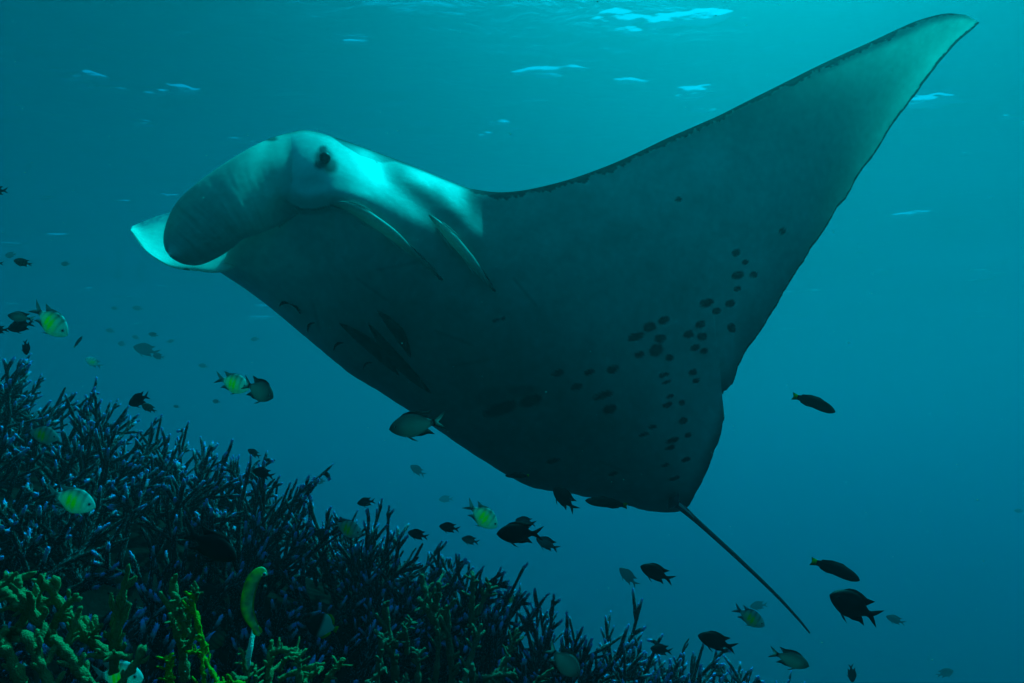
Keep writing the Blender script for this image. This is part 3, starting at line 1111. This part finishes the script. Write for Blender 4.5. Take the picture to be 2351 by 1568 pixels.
FISH = [
    # left edge
    ('dark', -34, 441, 19, 437, 'dark fork-tailed fish whose tail alone shows high on the left edge'),
    ('olive', 31, 598, 75, 608, 'small banded olive fish in open water at the left edge'),
    ('olive', 12, 588, 38, 583, 'faint round fish just behind the banded olive fish at left edge'),
    ('dark', -32, 602, 9, 605, 'tail tip of a dark fish at the left edge beside the olive fish'),
    ('olive', 140, 606, 162, 606, 'tiny pale fish in open water right of the olive fish'),
    ('yellow', 154, 771, 74, 702, 'bright yellow-bellied damselfish diving above the coral at far left'),
    ('grey', 17, 724, 80, 734, 'see-through grey fish with black fin edges beside the diving damselfish'),
    ('dark', 18, 756, 79, 741, 'black fork-tailed fish just left of the diving damselfish'),
    ('dark', -30, 758, 22, 757, 'dark fish cut off by the left edge behind the black fork-tailed one'),
    ('wrasse_straight', 189, 772, 170, 798, 'slim dim fish swimming steeply upward right of the diving damselfish'),
    ('dark', 61, 815, 57, 780, 'dark narrow fish standing on end above the left corals'),
    ('yellow', 196, 822, 234, 843, 'small hazy yellow-bellied fish over the upper left coral crest'),
    ('dark', 306, 796, 366, 812, 'larger of the hazy grey fish in open water under the manta head'),
    ('dark', 351, 816, 378, 821, 'faint fish half hidden behind the tail of the larger hazy fish'),
    ('olive', 341, 766, 365, 771, 'faint olive fish just above the larger hazy fish'),
    ('dark', 242, 757, 266, 762, 'ghostly fish in the haze, leftmost of the far shoal'),
    ('dark', 303, 772, 321, 777, 'ghostly small fish left of the faint olive one'),
    ('dark', 270, 788, 290, 791, 'ghostly tiny fish lowest left in the far shoal'),
    ('dark', 400, 782, 381, 785, 'ghostly tiny fish at the right end of the far shoal'),
    ('dark', 455, 838, 478, 842, 'ghostly fish alone in the haze above the coral crest'),
    ('dark', 296, 929, 343, 907, 'dark fork-tailed fish at the coral crest with its head down'),
    ('olive', 325, 928, 359, 946, 'olive fish tucked under the dark one at the crest'),
    ('olive', 488, 921, 506, 923, 'tiny pale round fish over the crest left of the yellow pair'),
    ('olive', 398, 932, 413, 935, 'tiny faint fish low over the crest in the haze'),
    ('yellow', 572, 893, 494, 866, 'yellow-bellied damselfish half behind a grey one in open water'),
    ('grey', 627, 914, 558, 878, 'round grey fish with black edges covering the damselfish head'),
    ('grey', 893, 986, 1023, 966, 'large grey fork-tailed fish in front of the manta lower edge'),
    ('dark', 942, 1069, 976, 1092, 'hazy fish below the large grey one, above the reef'),
    ('dark', 1007, 1147, 1041, 1145, 'pale ghost of a fish above the centre of the reef'),
    ('yellow', 219, 1166, 104, 1128, 'big yellow-bellied damselfish low at left against dark corals'),
    ('yellow', 135, 1008, 51, 986, 'yellow-bellied damselfish partly behind a coral branch at far left'),
    ('dark', 543, 1285, 424, 1219, 'very dark large fish hiding among the left corals'),
    ('dark', 455, 1354, 514, 1352, 'black fish shadowed deep between the lower left branches'),
    ('yellow', 329, 1558, 212, 1550, 'yellow-bellied damselfish cut by the bottom edge at left'),
    ('butterfly', 700, 1426, 775, 1446, 'black and white fish with yellow rim among the lower corals'),
    ('yellow', 830, 1228, 760, 1196, 'yellow-bellied damselfish over the coral left of centre'),
    ('yellow', 1141, 1211, 1069, 1155, 'yellow-bellied damselfish above the reef centre, nose down'),
    ('dark', 1008, 1208, 1056, 1216, 'small black fish with forked tail left of the nose-down damselfish'),
    ('dark', 1140, 1226, 1247, 1225, 'largest black fork-tailed fish under the manta rear'),
    ('grey', 1183, 1194, 1231, 1203, 'pale fish peeping out above the largest black one'),
    ('grey', 1231, 1236, 1283, 1262, 'pale fish just behind the tail of the largest black one'),
    ('grey', 1060, 1236, 1100, 1246, 'dim grey fish touching the reef top below the damselfish'),
    ('dark', 1422, 1304, 1464, 1346, 'hazy fish on the left of the pair above the reef'),
    ('dark', 1470, 1300, 1547, 1334, 'darker, larger fish of the pair above the reef'),
    ('wrasse_straight', 1344, 1149, 1442, 1162, 'slim dark wrasse against the bottom edge of the manta'),
    ('dark', 1270, 1118, 1323, 1174, 'dark fish slipping out below the manta, tail down'),
    ('wrasse_straight', 1160, 1092, 1216, 1092, 'dark slim fish over the manta lower edge, left of the tail-down fish'),
    ('wrasse', 1917, 946, 1818, 909, 'arched dark wrasse with yellow tail base in open water at right'),
    ('wrasse', 1973, 1332, 1860, 1288, 'dark wrasse with bright yellow tail below the manta tail tip'),
    ('dark', 1905, 1366, 2020, 1422, 'big dark fork-tailed fish at lower right, below the wrasse'),
    ('dark', 2034, 1415, 2079, 1432, 'hazy small fish right of the big dark one'),
    ('yellow', 1755, 1438, 1684, 1394, 'yellow-bellied damselfish left of the manta tail tip'),
    ('dark', 1722, 1393, 1763, 1388, 'dim fish just behind the damselfish by the tail tip'),
    ('dark', 1602, 1459, 1691, 1490, 'black fork-tailed fish at the right end of the reef'),
    ('grey', 1858, 1530, 1766, 1496, 'dark fish with pale streaks near the bottom at right'),
    ('dark', 1957, 1567, 1953, 1524, 'dark fish standing on end at the bottom edge, right'),
    ('olive', 2189, 1539, 2150, 1552, 'faint round fish near the bottom right corner'),
    ('dark', 2328, 1172, 2350, 1174, 'ghostly speck of a fish at the right edge'),
    ('dark', 570, 84, 592, 86, 'ghostly fish high above the manta head near the top'),
    ('yellow', 1186, 1380, 1143, 1363, 'small yellow-bellied fish in front of the reef face at centre'),
    ('grey', 1330, 1552, 1256, 1484, 'grey fork-tailed fish nose down at the bottom centre'),
    ('dark', 1493, 1489, 1544, 1496, 'black fish against the corals right of bottom centre'),
    ('dark', 820, 1156, 862, 1150, 'dark fish behind the coral tips above the damselfish left of centre'),
    ('dark', 579, 1080, 630, 1095, 'dark round fish on the coral crest left of centre'),
    ('dark', 569, 1032, 598, 1050, 'small dark fish above the round one at the crest'),
    ('dark', 936, 1222, 984, 1234, 'black fish pressed against the reef top at centre'),
    ('olive', 722, 1226, 768, 1226, 'dim olive fish just left of the damselfish over the coral'),
    ('olive', 724, 1106, 748, 1104, 'tiny pale fish above the coral crest in the haze'),
    ('dark', 575, 780, 596, 777, 'ghostly fish beneath the manta flank in the haze'),
    ('dark', 255, 707, 272, 709, 'ghostly speck of fish, higher left of the far shoal'),
    ('dark', 303, 706, 330, 710, 'ghostly dark smudge of fish above the far shoal'),
    ('dark', 262, 760, 243, 767, None),
]
for k, hx, hy, tx, ty, lab in FISH:
    if lab is None:
        continue
    dep = None
    if lab.startswith('dark slim fish over') or lab.startswith('slim dark wrasse against') or lab.startswith('dark fish slipping'):
        dep = 2.0
    if lab.startswith(('ghostly', 'pale ghost')):
        dep = 24.0
    elif lab.startswith(('faint', 'hazy', 'tiny', 'larger of the hazy', 'small hazy', 'dim fish')):
        dep = 13.0
    if lab.startswith('hazy fish on the left') or lab.startswith('hazy small fish right'):
        dep = 8.0
    if lab.startswith('dark narrow fish standing'):
        dep = 2.3
    up = None
    if abs(hx - tx) < 12:
        up = (1, 0, 0)
    fish(k, hx, hy, tx, ty, lab, dep, yaw=random.uniform(-0.35, 0.35), up=up, stretch=1.3 if lab.startswith('round grey') else 1.0)


# curved lime fish standing over the bare stem
def lime_fish():
    q = catmull([(613, 1321, 0), (601, 1311, 0), (585, 1325, 0), (571, 1358, 0), (567, 1392, 0), (575, 1420, 0), (589, 1445, 0), (593, 1455, 0)], 56)
    dep = 0.98
    s = np.linspace(0, 1, 56)
    hw = np.interp(s, [0, 0.05, 0.14, 0.3, 0.5, 0.7, 0.85, 0.95, 1], [2, 5, 10, 14, 14.5, 12, 8, 6.5, 8]) / F2 * dep
    pts = PA(q[:, 0], q[:, 1], dep)
    cols = []
    for t in s:
        cols.append(lerp((0.26, 0.66, 0.04), (0.36, 0.6, 0.36), max(0, 1 - abs(t - 0.45) * 3)))
    bd = Bld()
    bd.tube(pts, hw, 16, np.array(cols), 0.4)
    # flattened sides, yellow-green back, paler belly, blotches
    vv = np.array(bd.v)
    cc = np.array(bd.c)
    for i in range(len(vv)):
        j = min(i // 16, 55)
        rel = Vector(vv[i] - pts[j])
        vv[i] = pts[j] + np.array(rel - FWD * rel.dot(FWD) * 0.45)
        side = rel.dot(RGT) / max(hw[j], 1e-4)
        n_ = fbm(vv[i], 120.0, 3)
        k_ = min(1, max(0, 0.5 - 0.6 * side + 0.3 * n_))
        cc[i] = np.array(lerp((0.40, 0.68, 0.44), (0.32, 0.76, 0.03), k_)) * (1 + 0.6 * n_)
    bd.v = [tuple(q_) for q_ in vv]
    bd.c = [tuple(np.clip(q_, 0, 1)) for q_ in cc]
    root = obj('wrasse_fish', None)
    root.location = Vector(pts[30])
    tag(root, 'lime green fish curled upright above the bare white coral stem', 'fish')
    inv = Matrix.Translation(-root.location)
    # long dorsal fin along the left side, pectoral fin at right
    me = bd.mesh('body')
    me.transform(inv)
    obj('body', me, root, fish_mat)

    def strip(name, i0, i1, sgn, w, col):
        ii = np.arange(i0, i1)
        tan = np.gradient(q[:, :2], axis=0)
        tan /= np.linalg.norm(tan, axis=1)[:, None]
        per = np.stack([tan[:, 1], -tan[:, 0]], 1) * sgn
        wv = w * np.sin(np.linspace(0.15, 3.0, len(ii))) ** 0.5
        V = []
        for off, dd in ((0.6, 0.0), (1.0, 0.0)):
            pxs = q[ii, 0] + per[ii, 0] * (hw[ii] * F2 / dep * 0.92 * off + (wv if off == 1.0 else 0))
            pys = q[ii, 1] + per[ii, 1] * (hw[ii] * F2 / dep * 0.92 * off + (wv if off == 1.0 else 0))
            for g in (-0.0015, 0.0015):
                V.append(PA(pxs, pys, dep + g))
        n = len(ii)
        Va = np.vstack([V[0], V[1], V[2], V[3]])
        F_ = []
        for i in range(n - 1):
            F_ += [(i, i + 1, 2 * n + i + 1, 2 * n + i), (n + i, 3 * n + i, 3 * n + i + 1, n + i + 1), (2 * n + i, 2 * n + i + 1, 3 * n + i + 1, 3 * n + i)]
        b = Bld()
        b.add(Va, F_, col, 0.8)
        m2 = b.mesh(name)
        m2.transform(inv)
        obj(name, m2, root, fish_mat)
    strip('dorsal_fin', 12, 46, 1, 3.0, (0.2, 0.4, 0.08))
    strip('anal_fin', 26, 46, -1, 3.0, (0.2, 0.42, 0.04))
    strip('tail_fin', 46, 56, 1, 5.0, (0.2, 0.4, 0.05))
    strip('tail_fin', 46, 56, -1, 5.0, (0.2, 0.4, 0.05))
    strip('pectoral_fin', 14, 24, -1, 3.5, (0.26, 0.5, 0.12))
    e = obj('eye', EYE_RING, root)
    e.location = Vector(PA(607, 1319, dep - 0.004)) - root.location
    e.scale = (0.0032, 0.0032, 0.0032)
    p_ = obj('pupil', PUPIL, e)
    p_.location = (0, -0.25, 0)
    p_.scale = (0.6, 0.8, 0.6)
    # small yellow fish behind, tail showing
    fish('olive', 482, 1492, 526, 1438, 'small yellow-green fish diving between the lower left branches', 1.25)


lime_fish()


# ------------------------------------------------------------------ corals
def coral_material(name, base, base2, tipc, dot, rough=0.8):
    m, nt, N, L, out = node_mat(name)
    tc = N.new('ShaderNodeTexCoord')
    oi = N.new('ShaderNodeObjectInfo')
    ad = nd(N, 'ShaderNodeVectorMath', operation='ADD')
    L.new(tc.outputs['Object'], ad.inputs[0])
    L.new(oi.outputs['Random'], ad.inputs[1])
    nz = nd(N, 'ShaderNodeTexNoise')
    nz.inputs['Scale'].default_value = 9
    nz.inputs['Detail'].default_value = 6
    L.new(ad.outputs[0], nz.inputs['Vector'])
    b = mix_col(N, L, nz.outputs[0], base, base2)
    at = nd(N, 'ShaderNodeAttribute', attribute_name='tip')
    # 0..0.5: pale corallite rim, 0.5..1: growing tip
    m1 = nd(N, 'ShaderNodeMapRange')
    m1.inputs[1].default_value = 0.0
    m1.inputs[2].default_value = 0.5
    L.new(at.outputs['Fac'], m1.inputs[0])
    m2 = nd(N, 'ShaderNodeMapRange')
    m2.inputs[1].default_value = 0.5
    m2.inputs[2].default_value = 1.0
    L.new(at.outputs['Fac'], m2.inputs[0])
    b = mix_col(N, L, m1.outputs[0], b, dot)
    b = mix_col(N, L, m2.outputs[0], b, tipc)
    pb = nd(N, 'ShaderNodeBsdfPrincipled')
    pb.inputs['Roughness'].default_value = rough
    pb.inputs['Specular IOR Level'].default_value = 0.08
    L.new(b, pb.inputs['Base Color'])
    bp = nd(N, 'ShaderNodeBump')
    bp.inputs['Strength'].default_value = 0.7
    bp.inputs['Distance'].default_value = 0.012
    n2 = nd(N, 'ShaderNodeTexNoise')
    n2.inputs['Scale'].default_value = 45
    n2.inputs['Detail'].default_value = 4
    L.new(tc.outputs['Object'], n2.inputs['Vector'])
    L.new(n2.outputs[0], bp.inputs['Height'])
    L.new(bp.outputs[0], pb.inputs['Normal'])
    L.new(pb.outputs[0], out.inputs[0])
    return m


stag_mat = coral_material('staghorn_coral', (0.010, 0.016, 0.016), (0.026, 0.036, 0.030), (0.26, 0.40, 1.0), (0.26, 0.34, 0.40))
olive_mat = coral_material('olive_coral', (0.07, 0.12, 0.07), (0.14, 0.20, 0.12), (0.22, 0.32, 0.2), (0.2, 0.28, 0.18))
algae_mat = coral_material('algae_coral', (0.07, 0.15, 0.055), (0.20, 0.36, 0.14), (0.24, 0.40, 0.18), (0.22, 0.36, 0.16))
yellow_mat = coral_material('yellow_sponge', (0.16, 0.30, 0.01), (0.34, 0.56, 0.02), (0.36, 0.6, 0.03), (0.36, 0.6, 0.03))
bare_mat = coral_material('bare_coral', (0.66, 0.84, 0.72), (0.76, 0.92, 0.8), (0.76, 0.92, 0.8), (0.76, 0.92, 0.8))


def staghorn_branch(seed, side, ns=7, thick=1.0, corallites=True):
    """one branch, unit length along +Z, with twigs and corallite cups"""
    r = np.random.default_rng(seed)
    bd = Bld()
    axes = []

    def axis(p0, dirv, length, r0, r1, n, curve):
        pts = [np.array(p0, float)]
        dv = np.array(dirv, float)
        dv /= np.linalg.norm(dv)
        drift = r.normal(0, 1, 3) * curve
        for i in range(n):
            dv = dv + drift / n + r.normal(0, 0.06, 3) + np.array((0, 0, 0.10 / n * 3))
            dv /= np.linalg.norm(dv)
            pts.append(pts[-1] + dv * length / n)
        pts = np.array(pts)
        rad = np.linspace(r0, r1, n + 1)
        rad[-1] *= 0.75
        cum = np.linspace(0, 1, n + 1)
        return pts, rad, cum

    main = axis((0, 0, 0), (r.normal(0, .08), r.normal(0, .08), 1), 1.0, 0.034 * thick, 0.019 * thick, 14, 0.45)
    axes.append((main, 1.0))
    for k in range(side):
        f = r.uniform(0.25, 0.95)
        i = int(f * 14)
        tan = main[0][min(i + 1, 14)] - main[0][max(i - 1, 0)]
        tan /= np.linalg.norm(tan)
        rd = r.normal(0, 1, 3)
        rd -= tan * (rd @ tan)
        rd /= np.linalg.norm(rd)
        ln = r.uniform(0.14, 0.36) * (1.2 - 0.65 * f) * (1.7 if r.random() < 0.4 else 1)
        ax = axis(main[0][i], tan * r.uniform(0.35, 1.0) + rd * 0.8, ln, 0.023 * thick, 0.015 * thick, 7, 0.35)
        axes.append((ax, ln))
    for (pts, rad, cum), ln in axes:
        tl = min(0.38, 0.07 / ln)
        tip = np.clip((cum - (1 - tl)) / (tl * 0.7), 0, 1)
        tipa = np.where(tip > 0, 0.5 + 0.5 * tip, 0.0)
        # resample finer near the end
        bd.tube(pts, rad, ns, (1, 1, 1), tipa)
        if not corallites:
            continue
        cnt = int(190 * ln)
        for c in range(cnt):
            f = r.random()
            x = f * (len(pts) - 1)
            i = min(int(x), len(pts) - 2)
            p = pts[i] + (pts[i + 1] - pts[i]) * (x - i)
            tan = pts[i + 1] - pts[i]
            tan /= np.linalg.norm(tan)
            rd = r.normal(0, 1, 3)
            rd -= tan * (rd @ tan)
            rd /= np.linalg.norm(rd)
            R = float(np.interp(x, range(len(rad)), rad))
            w = np.cross(tan, rd)
            hs = 0.0105 * thick ** 0.5
            b0 = p + rd * R * 0.85
            ap = p + rd * (R + hs * 1.0) + tan * hs * 1.3
            q = [b0 + w * hs * 0.75, b0 + tan * hs * 0.75, b0 - w * hs * 0.75, b0 - tan * hs * 0.9, ap]
            ta = float(np.interp(f, cum, tipa))
            bd.add(q, [(0, 1, 4), (1, 2, 4), (2, 3, 4), (3, 0, 4)], (1, 1, 1), [ta * 0.6, ta * 0.6, ta * 0.6, ta * 0.6, max(0.5, ta)])
    return bd


def knobby_branch(seed, thick=0.075, knobs=9, ns=12, stub=1.0):
    r = np.random.default_rng(seed)
    bd = Bld()
    n = 26
    t = np.linspace(0, 1, n)
    ph = r.uniform(0, 6, 4)
    pts = np.stack([0.05 * np.sin(t * 3.0 + ph[0]) - 0.05 * math.sin(ph[0]), 0.05 * np.sin(t * 2.6 + ph[1]) - 0.05 * math.sin(ph[1]), t], 1)
    rad = thick * (1.0 - 0.35 * t) * (1 + 0.18 * np.sin(t * 17 + ph[2]) + 0.1 * np.sin(t * 41 + ph[3]))
    rad[-1] *= 0.7
    bd.tube(pts, rad, ns, (1, 1, 1), 0.0)
    for k in range(knobs):
        f = r.uniform(0.15, 1.0)
        i = int(f * (n - 1))
        rd = r.normal(0, 1, 3)
        rd[2] = abs(rd[2]) * 0.6
        rd /= np.linalg.norm(rd)
        ln = thick * r.uniform(1.3, 3.0) * stub
        m = 7
        kp = np.array([pts[i] + rd * ln * q + np.array((0, 0, 0.4)) * ln * q * q for q in np.linspace(0, 1, m)])
        kr = thick * r.uniform(0.42, 0.62) * np.array([1.15, 1.0, 0.92, 0.92, 0.98, 0.9, 0.6])
        bd.tube(kp, kr, 9, (1, 1, 1), 0.0)
    # rough, lumpy growth
    V = []
    for v in bd.v:
        d = Vector((fbm(v, 9.0 / 1.0, 3), fbm((v[0] + 5, v[1], v[2]), 9.0, 3), fbm((v[0], v[1] + 7, v[2]), 9.0, 3))) * thick * 0.30
        d += Vector((fbm(v, 34.0, 3), fbm((v[0] + 5, v[1], v[2]), 34.0, 3), fbm((v[0], v[1] + 7, v[2]), 34.0, 3))) * thick * 0.16
        V.append((v[0] + d[0], v[1] + d[1], v[2] + d[2]))
    bd.v = V
    return bd


STAG = []
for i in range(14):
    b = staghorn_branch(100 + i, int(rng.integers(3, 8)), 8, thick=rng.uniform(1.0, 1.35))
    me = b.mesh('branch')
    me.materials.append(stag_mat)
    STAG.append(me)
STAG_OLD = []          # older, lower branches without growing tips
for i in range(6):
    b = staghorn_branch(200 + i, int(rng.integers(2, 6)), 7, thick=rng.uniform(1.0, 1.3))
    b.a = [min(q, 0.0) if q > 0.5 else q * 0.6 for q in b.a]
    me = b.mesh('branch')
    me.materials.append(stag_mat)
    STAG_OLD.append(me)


def orient(o, base, direction, length, spin, thick=1.0):
    z = Vector(direction).normalized()
    q = z.to_track_quat('Z', 'Y')
    o.rotation_mode = 'QUATERNION'
    from mathutils import Quaternion
    o.rotation_quaternion = q @ Quaternion((0, 0, 1), spin)
    o.location = base
    o.scale = (length * thick, length * thick, length)


def project(p):
    v = Vector(p) - CAMP
    d = v.dot(FWD)
    if d < 0.05:
        return None
    return 1175.5 + v.dot(RGT) / d * F2, 784 - v.dot(UPV) / d * F2, d


cols_ = []
tries = 0
cr = random.Random(11)
while tries < 6000 and len(cols_) < 110:
    tries += 1
    x = cr.uniform(-3.3, 2.6)
    y = cr.uniform(1.15, 4.3)
    z = float(tip_z(x, y))
    pr = project((x, y, z - 0.1))
    if pr is None or pr[0] < -160 or pr[0] > 2200 or pr[1] > 1760:
        continue
    mind = 0.27 + 0.03 * y
    if any((x - a) ** 2 + (y - b) ** 2 < mind ** 2 for a, b, _ in cols_):
        continue
    cols_.append((x, y, pr))
ORD = ['first', 'second', 'third', 'fourth', 'fifth', 'sixth', 'seventh', 'eighth', 'ninth', 'tenth', 'eleventh', 'twelfth', 'thirteenth', 'fourteenth', 'fifteenth',
       'sixteenth', 'seventeenth', 'eighteenth', 'nineteenth', 'twentieth', 'twenty-first', 'twenty-second', 'twenty-third', 'twenty-fourth', 'twenty-fifth', 'twenty-sixth', 'twenty-seventh',
       'twenty-eighth', 'twenty-ninth', 'thirtieth', 'thirty-first', 'thirty-second', 'thirty-third', 'thirty-fourth', 'thirty-fifth']
rows = {'far': [], 'crest': [], 'mid': [], 'near': []}
for c in cols_:
    y = c[1]
    rows['near' if y < 1.75 else 'mid' if y < 2.5 else 'crest' if y < 3.35 else 'far'].append(c)
ROWTXT = {'near': 'blue-tipped staghorn colony in the front row, {} from the left', 'mid': 'blue-tipped staghorn colony halfway up the reef, {} from the left',
          'crest': 'blue-tipped staghorn colony along the reef crest, {} from the left', 'far': 'hazy dark staghorn colony behind the crest, {} from the left'}
for rk, lst in rows.items():
    lst.sort(key=lambda c: c[2][0])
    for i, (x, y, pr) in enumerate(lst):
        zt = float(tip_z(x, y))
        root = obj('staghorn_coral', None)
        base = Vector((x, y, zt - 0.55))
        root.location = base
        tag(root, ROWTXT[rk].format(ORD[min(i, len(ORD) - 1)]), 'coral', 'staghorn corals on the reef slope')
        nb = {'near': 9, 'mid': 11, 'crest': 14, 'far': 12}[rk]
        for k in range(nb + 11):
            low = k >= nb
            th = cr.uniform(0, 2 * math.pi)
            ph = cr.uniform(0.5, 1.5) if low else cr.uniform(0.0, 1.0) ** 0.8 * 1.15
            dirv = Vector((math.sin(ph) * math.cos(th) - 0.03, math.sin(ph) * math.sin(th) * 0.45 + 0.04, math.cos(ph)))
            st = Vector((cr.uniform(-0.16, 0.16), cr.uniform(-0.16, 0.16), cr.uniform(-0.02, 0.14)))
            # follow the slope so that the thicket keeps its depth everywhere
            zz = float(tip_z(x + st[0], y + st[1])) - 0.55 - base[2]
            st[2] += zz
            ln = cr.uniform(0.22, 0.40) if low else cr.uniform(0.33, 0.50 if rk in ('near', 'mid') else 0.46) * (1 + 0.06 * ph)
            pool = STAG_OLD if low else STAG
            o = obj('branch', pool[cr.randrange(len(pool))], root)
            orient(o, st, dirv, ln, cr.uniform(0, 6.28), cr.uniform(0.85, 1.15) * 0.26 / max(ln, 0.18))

# ---- foreground corals placed one branch at a time
KN = []
for i in range(6):
    KN.append(knobby_branch(300 + i, 0.085, 7, stub=1.15))
KT = []
for i in range(5):
    KT.append(knobby_branch(400 + i, 0.055, 7, stub=1.3))


def branch_set(name, label, cat, mat, meshes, lines, group=None):
    """lines: (x0, y0, x1, y1, depth0, depth1, half-width px at base)"""
    mm = []
    for b in meshes:
        me = b.mesh('branch')
        me.materials.append(mat)
        mm.append(me)
    root = obj(name, None)
    l0 = lines[0]
    root.location = P(l0[0], l0[1], l0[4])
    tag(root, label, cat, group)
    for i, (x0, y0, x1, y1, d0, d1, hw) in enumerate(lines):
        a, b = P(x0, y0, d0), P(x1, y1, d1)
        o = obj('branch', mm[i % len(mm)], root)
        ln = (b - a).length
        want = hw / F2 * d0
        base_r = 0.085 if meshes is KN else 0.055 if meshes is KT else 0.034
        orient(o, a - root.location, b - a, ln, 1.7 * i, want / (base_r * ln))
    return root


branch_set('algae_coral', 'thick knobby green coral filling the lower left corner', 'coral', algae_mat, KN, [
    (243, 1500, 100, 1335, 0.98, 0.92, 13), (170, 1520, 50, 1358, 0.93, 0.88, 12), (-30, 1360, 62, 1308, 0.95, 1.0, 12), (70, 1400, 0, 1362, 0.9, 0.88, 11),
    (262, 1540, 302, 1308, 0.97, 0.95, 12), (215, 1580, 120, 1470, 0.88, 0.86, 13), (120, 1440, 180, 1360, 0.93, 0.92, 9), (60, 1600, -20, 1450, 0.86, 0.86, 14),
    (30, 1400, 60, 1330, 0.94, 0.95, 11), (120, 1600, 60, 1450, 0.85, 0.86, 13), (300, 1510, 190, 1500, 0.94, 0.92, 9), (150, 1500, 175, 1400, 0.9, 0.9, 9),
    (10, 1480, 80, 1380, 0.9, 0.9, 12), (90, 1420, 105, 1325, 0.91, 0.93, 10), (200, 1470, 225, 1430, 0.95, 0.93, 7), (260, 1600, 320, 1480, 0.92, 0.95, 10)])
branch_set('algae_coral', 'slender upright green coral right of the knobby corner coral', 'coral', algae_mat, KT, [
    (424, 1560, 413, 1328, 1.02, 1.0, 11), (425, 1450, 390, 1378, 1.0, 0.97, 8), (430, 1440, 437, 1345, 1.0, 0.98, 7), (415, 1480, 372, 1420, 1.0, 0.98, 8),
    (428, 1490, 452, 1430, 1.0, 0.98, 7), (430, 1400, 398, 1390, 1.0, 0.97, 7)])
branch_set('sponge_coral', 'bright yellow-green encrusted branches at the lower left', 'coral', yellow_mat, KT, [
    (474, 1500, 442, 1362, 0.98, 0.97, 7), (470, 1580, 474, 1488, 0.95, 0.98, 6), (502, 1575, 480, 1490, 0.95, 0.98, 6), (395, 1590, 404, 1498, 0.95, 0.97, 11),
    (475, 1492, 430, 1485, 0.98, 0.97, 6), (560, 1572, 455, 1566, 0.9, 0.9, 7)])
branch_set('bare_coral_stem', 'bare white coral stem under the curled lime fish', 'coral', bare_mat, [staghorn_branch(900, 0, 12, 1.0, False)], [
    (563, 1535, 596, 1450, 0.98, 0.98, 8)])
branch_set('algae_coral', 'pale green stubby coral at the foot of the white stem', 'coral', algae_mat, KT, [
    (565, 1590, 562, 1525, 0.97, 0.98, 9), (563, 1540, 545, 1500, 0.97, 0.95, 5), (560, 1560, 530, 1545, 0.95, 0.93, 7), (580, 1600, 575, 1545, 0.93, 0.92, 7),
    (620, 1590, 622, 1472, 1.0, 1.02, 9), (622, 1500, 680, 1484, 1.0, 1.0, 8), (640, 1540, 672, 1505, 1.0, 1.0, 6), (690, 1590, 668, 1512, 0.98, 0.97, 9),
    (745, 1580, 778, 1505, 0.98, 1.0, 9), (640, 1560, 740, 1530, 1.0, 1.0, 7), (700, 1560, 740, 1545, 1.0, 0.99, 7)])
branch_set('olive_coral', 'olive antler coral below the reef centre, left clump', 'coral', olive_mat, KT, [
    (908, 1560, 896, 1385, 1.22, 1.2, 9), (860, 1590, 862, 1462, 1.15, 1.15, 9), (905, 1480, 930, 1420, 1.2, 1.2, 7), (1014, 1440, 945, 1390, 1.3, 1.28, 10),
    (1008, 1430, 982, 1316, 1.3, 1.32, 9), (1000, 1400, 1002, 1330, 1.3, 1.3, 8), (905, 1520, 885, 1460, 1.2, 1.18, 7), (960, 1600, 945, 1500, 1.12, 1.12, 8),
    (1015, 1470, 1000, 1400, 1.28, 1.3, 9), (935, 1500, 915, 1430, 1.2, 1.2, 7), (840, 1570, 890, 1545, 1.1, 1.1, 7), (890, 1590, 925, 1550, 1.1, 1.1, 7)])
branch_set('olive_coral', 'olive antler coral below the reef centre, right clump', 'coral', olive_mat, KT, [
    (1036, 1600, 1040, 1390, 1.28, 1.3, 9), (1085, 1430, 1070, 1322, 1.35, 1.36, 8), (1080, 1440, 1112, 1338, 1.35, 1.36, 8), (1060, 1580, 1120, 1440, 1.25, 1.3, 8),
    (1075, 1600, 1085, 1515, 1.1, 1.1, 9), (1110, 1600, 1165, 1500, 1.15, 1.18, 7), (1110, 1560, 1180, 1545, 1.1, 1.12, 7), (1000, 1600, 998, 1440, 1.25, 1.28, 7),
    (1140, 1590, 1175, 1440, 1.2, 1.25, 7), (1200, 1600, 1270, 1540, 1.12, 1.12, 6)])


# ------------------------------------------------------------------ drifting specks in the water
def specks():
    r = np.random.default_rng(77)
    V, F_ = [], []
    octa = np.array([(1, 0, 0), (-1, 0, 0), (0, 1, 0), (0, -1, 0), (0, 0, 1), (0, 0, -1)], float)
    of = [(0, 2, 4), (2, 1, 4), (1, 3, 4), (3, 0, 4), (2, 0, 5), (1, 2, 5), (3, 1, 5), (0, 3, 5)]
    for i in range(420):
        d_ = 0.7 + 3.5 * r.random() ** 1.3
        p = PA(r.uniform(-200, 2550), r.uniform(-100, 1650), d_)
        b = len(V)
        sz = r.uniform(0.0005, 0.0013) * (0.6 + 0.25 * d_)
        V.extend(p + octa * sz * r.uniform(0.6, 1.4, 3))
        F_.extend([tuple(q + b for q in f) for f in of])
    o = obj('drifting_specks', mk_mesh('drifting_specks', V, F_, [(0.6, 0.7, 0.62)] * len(V), False, {'tip': [0.5] * len(V)}), None, fish_mat)
    tag(o, 'tiny pale specks drifting in the water', 'plankton', kind='stuff')


specks()
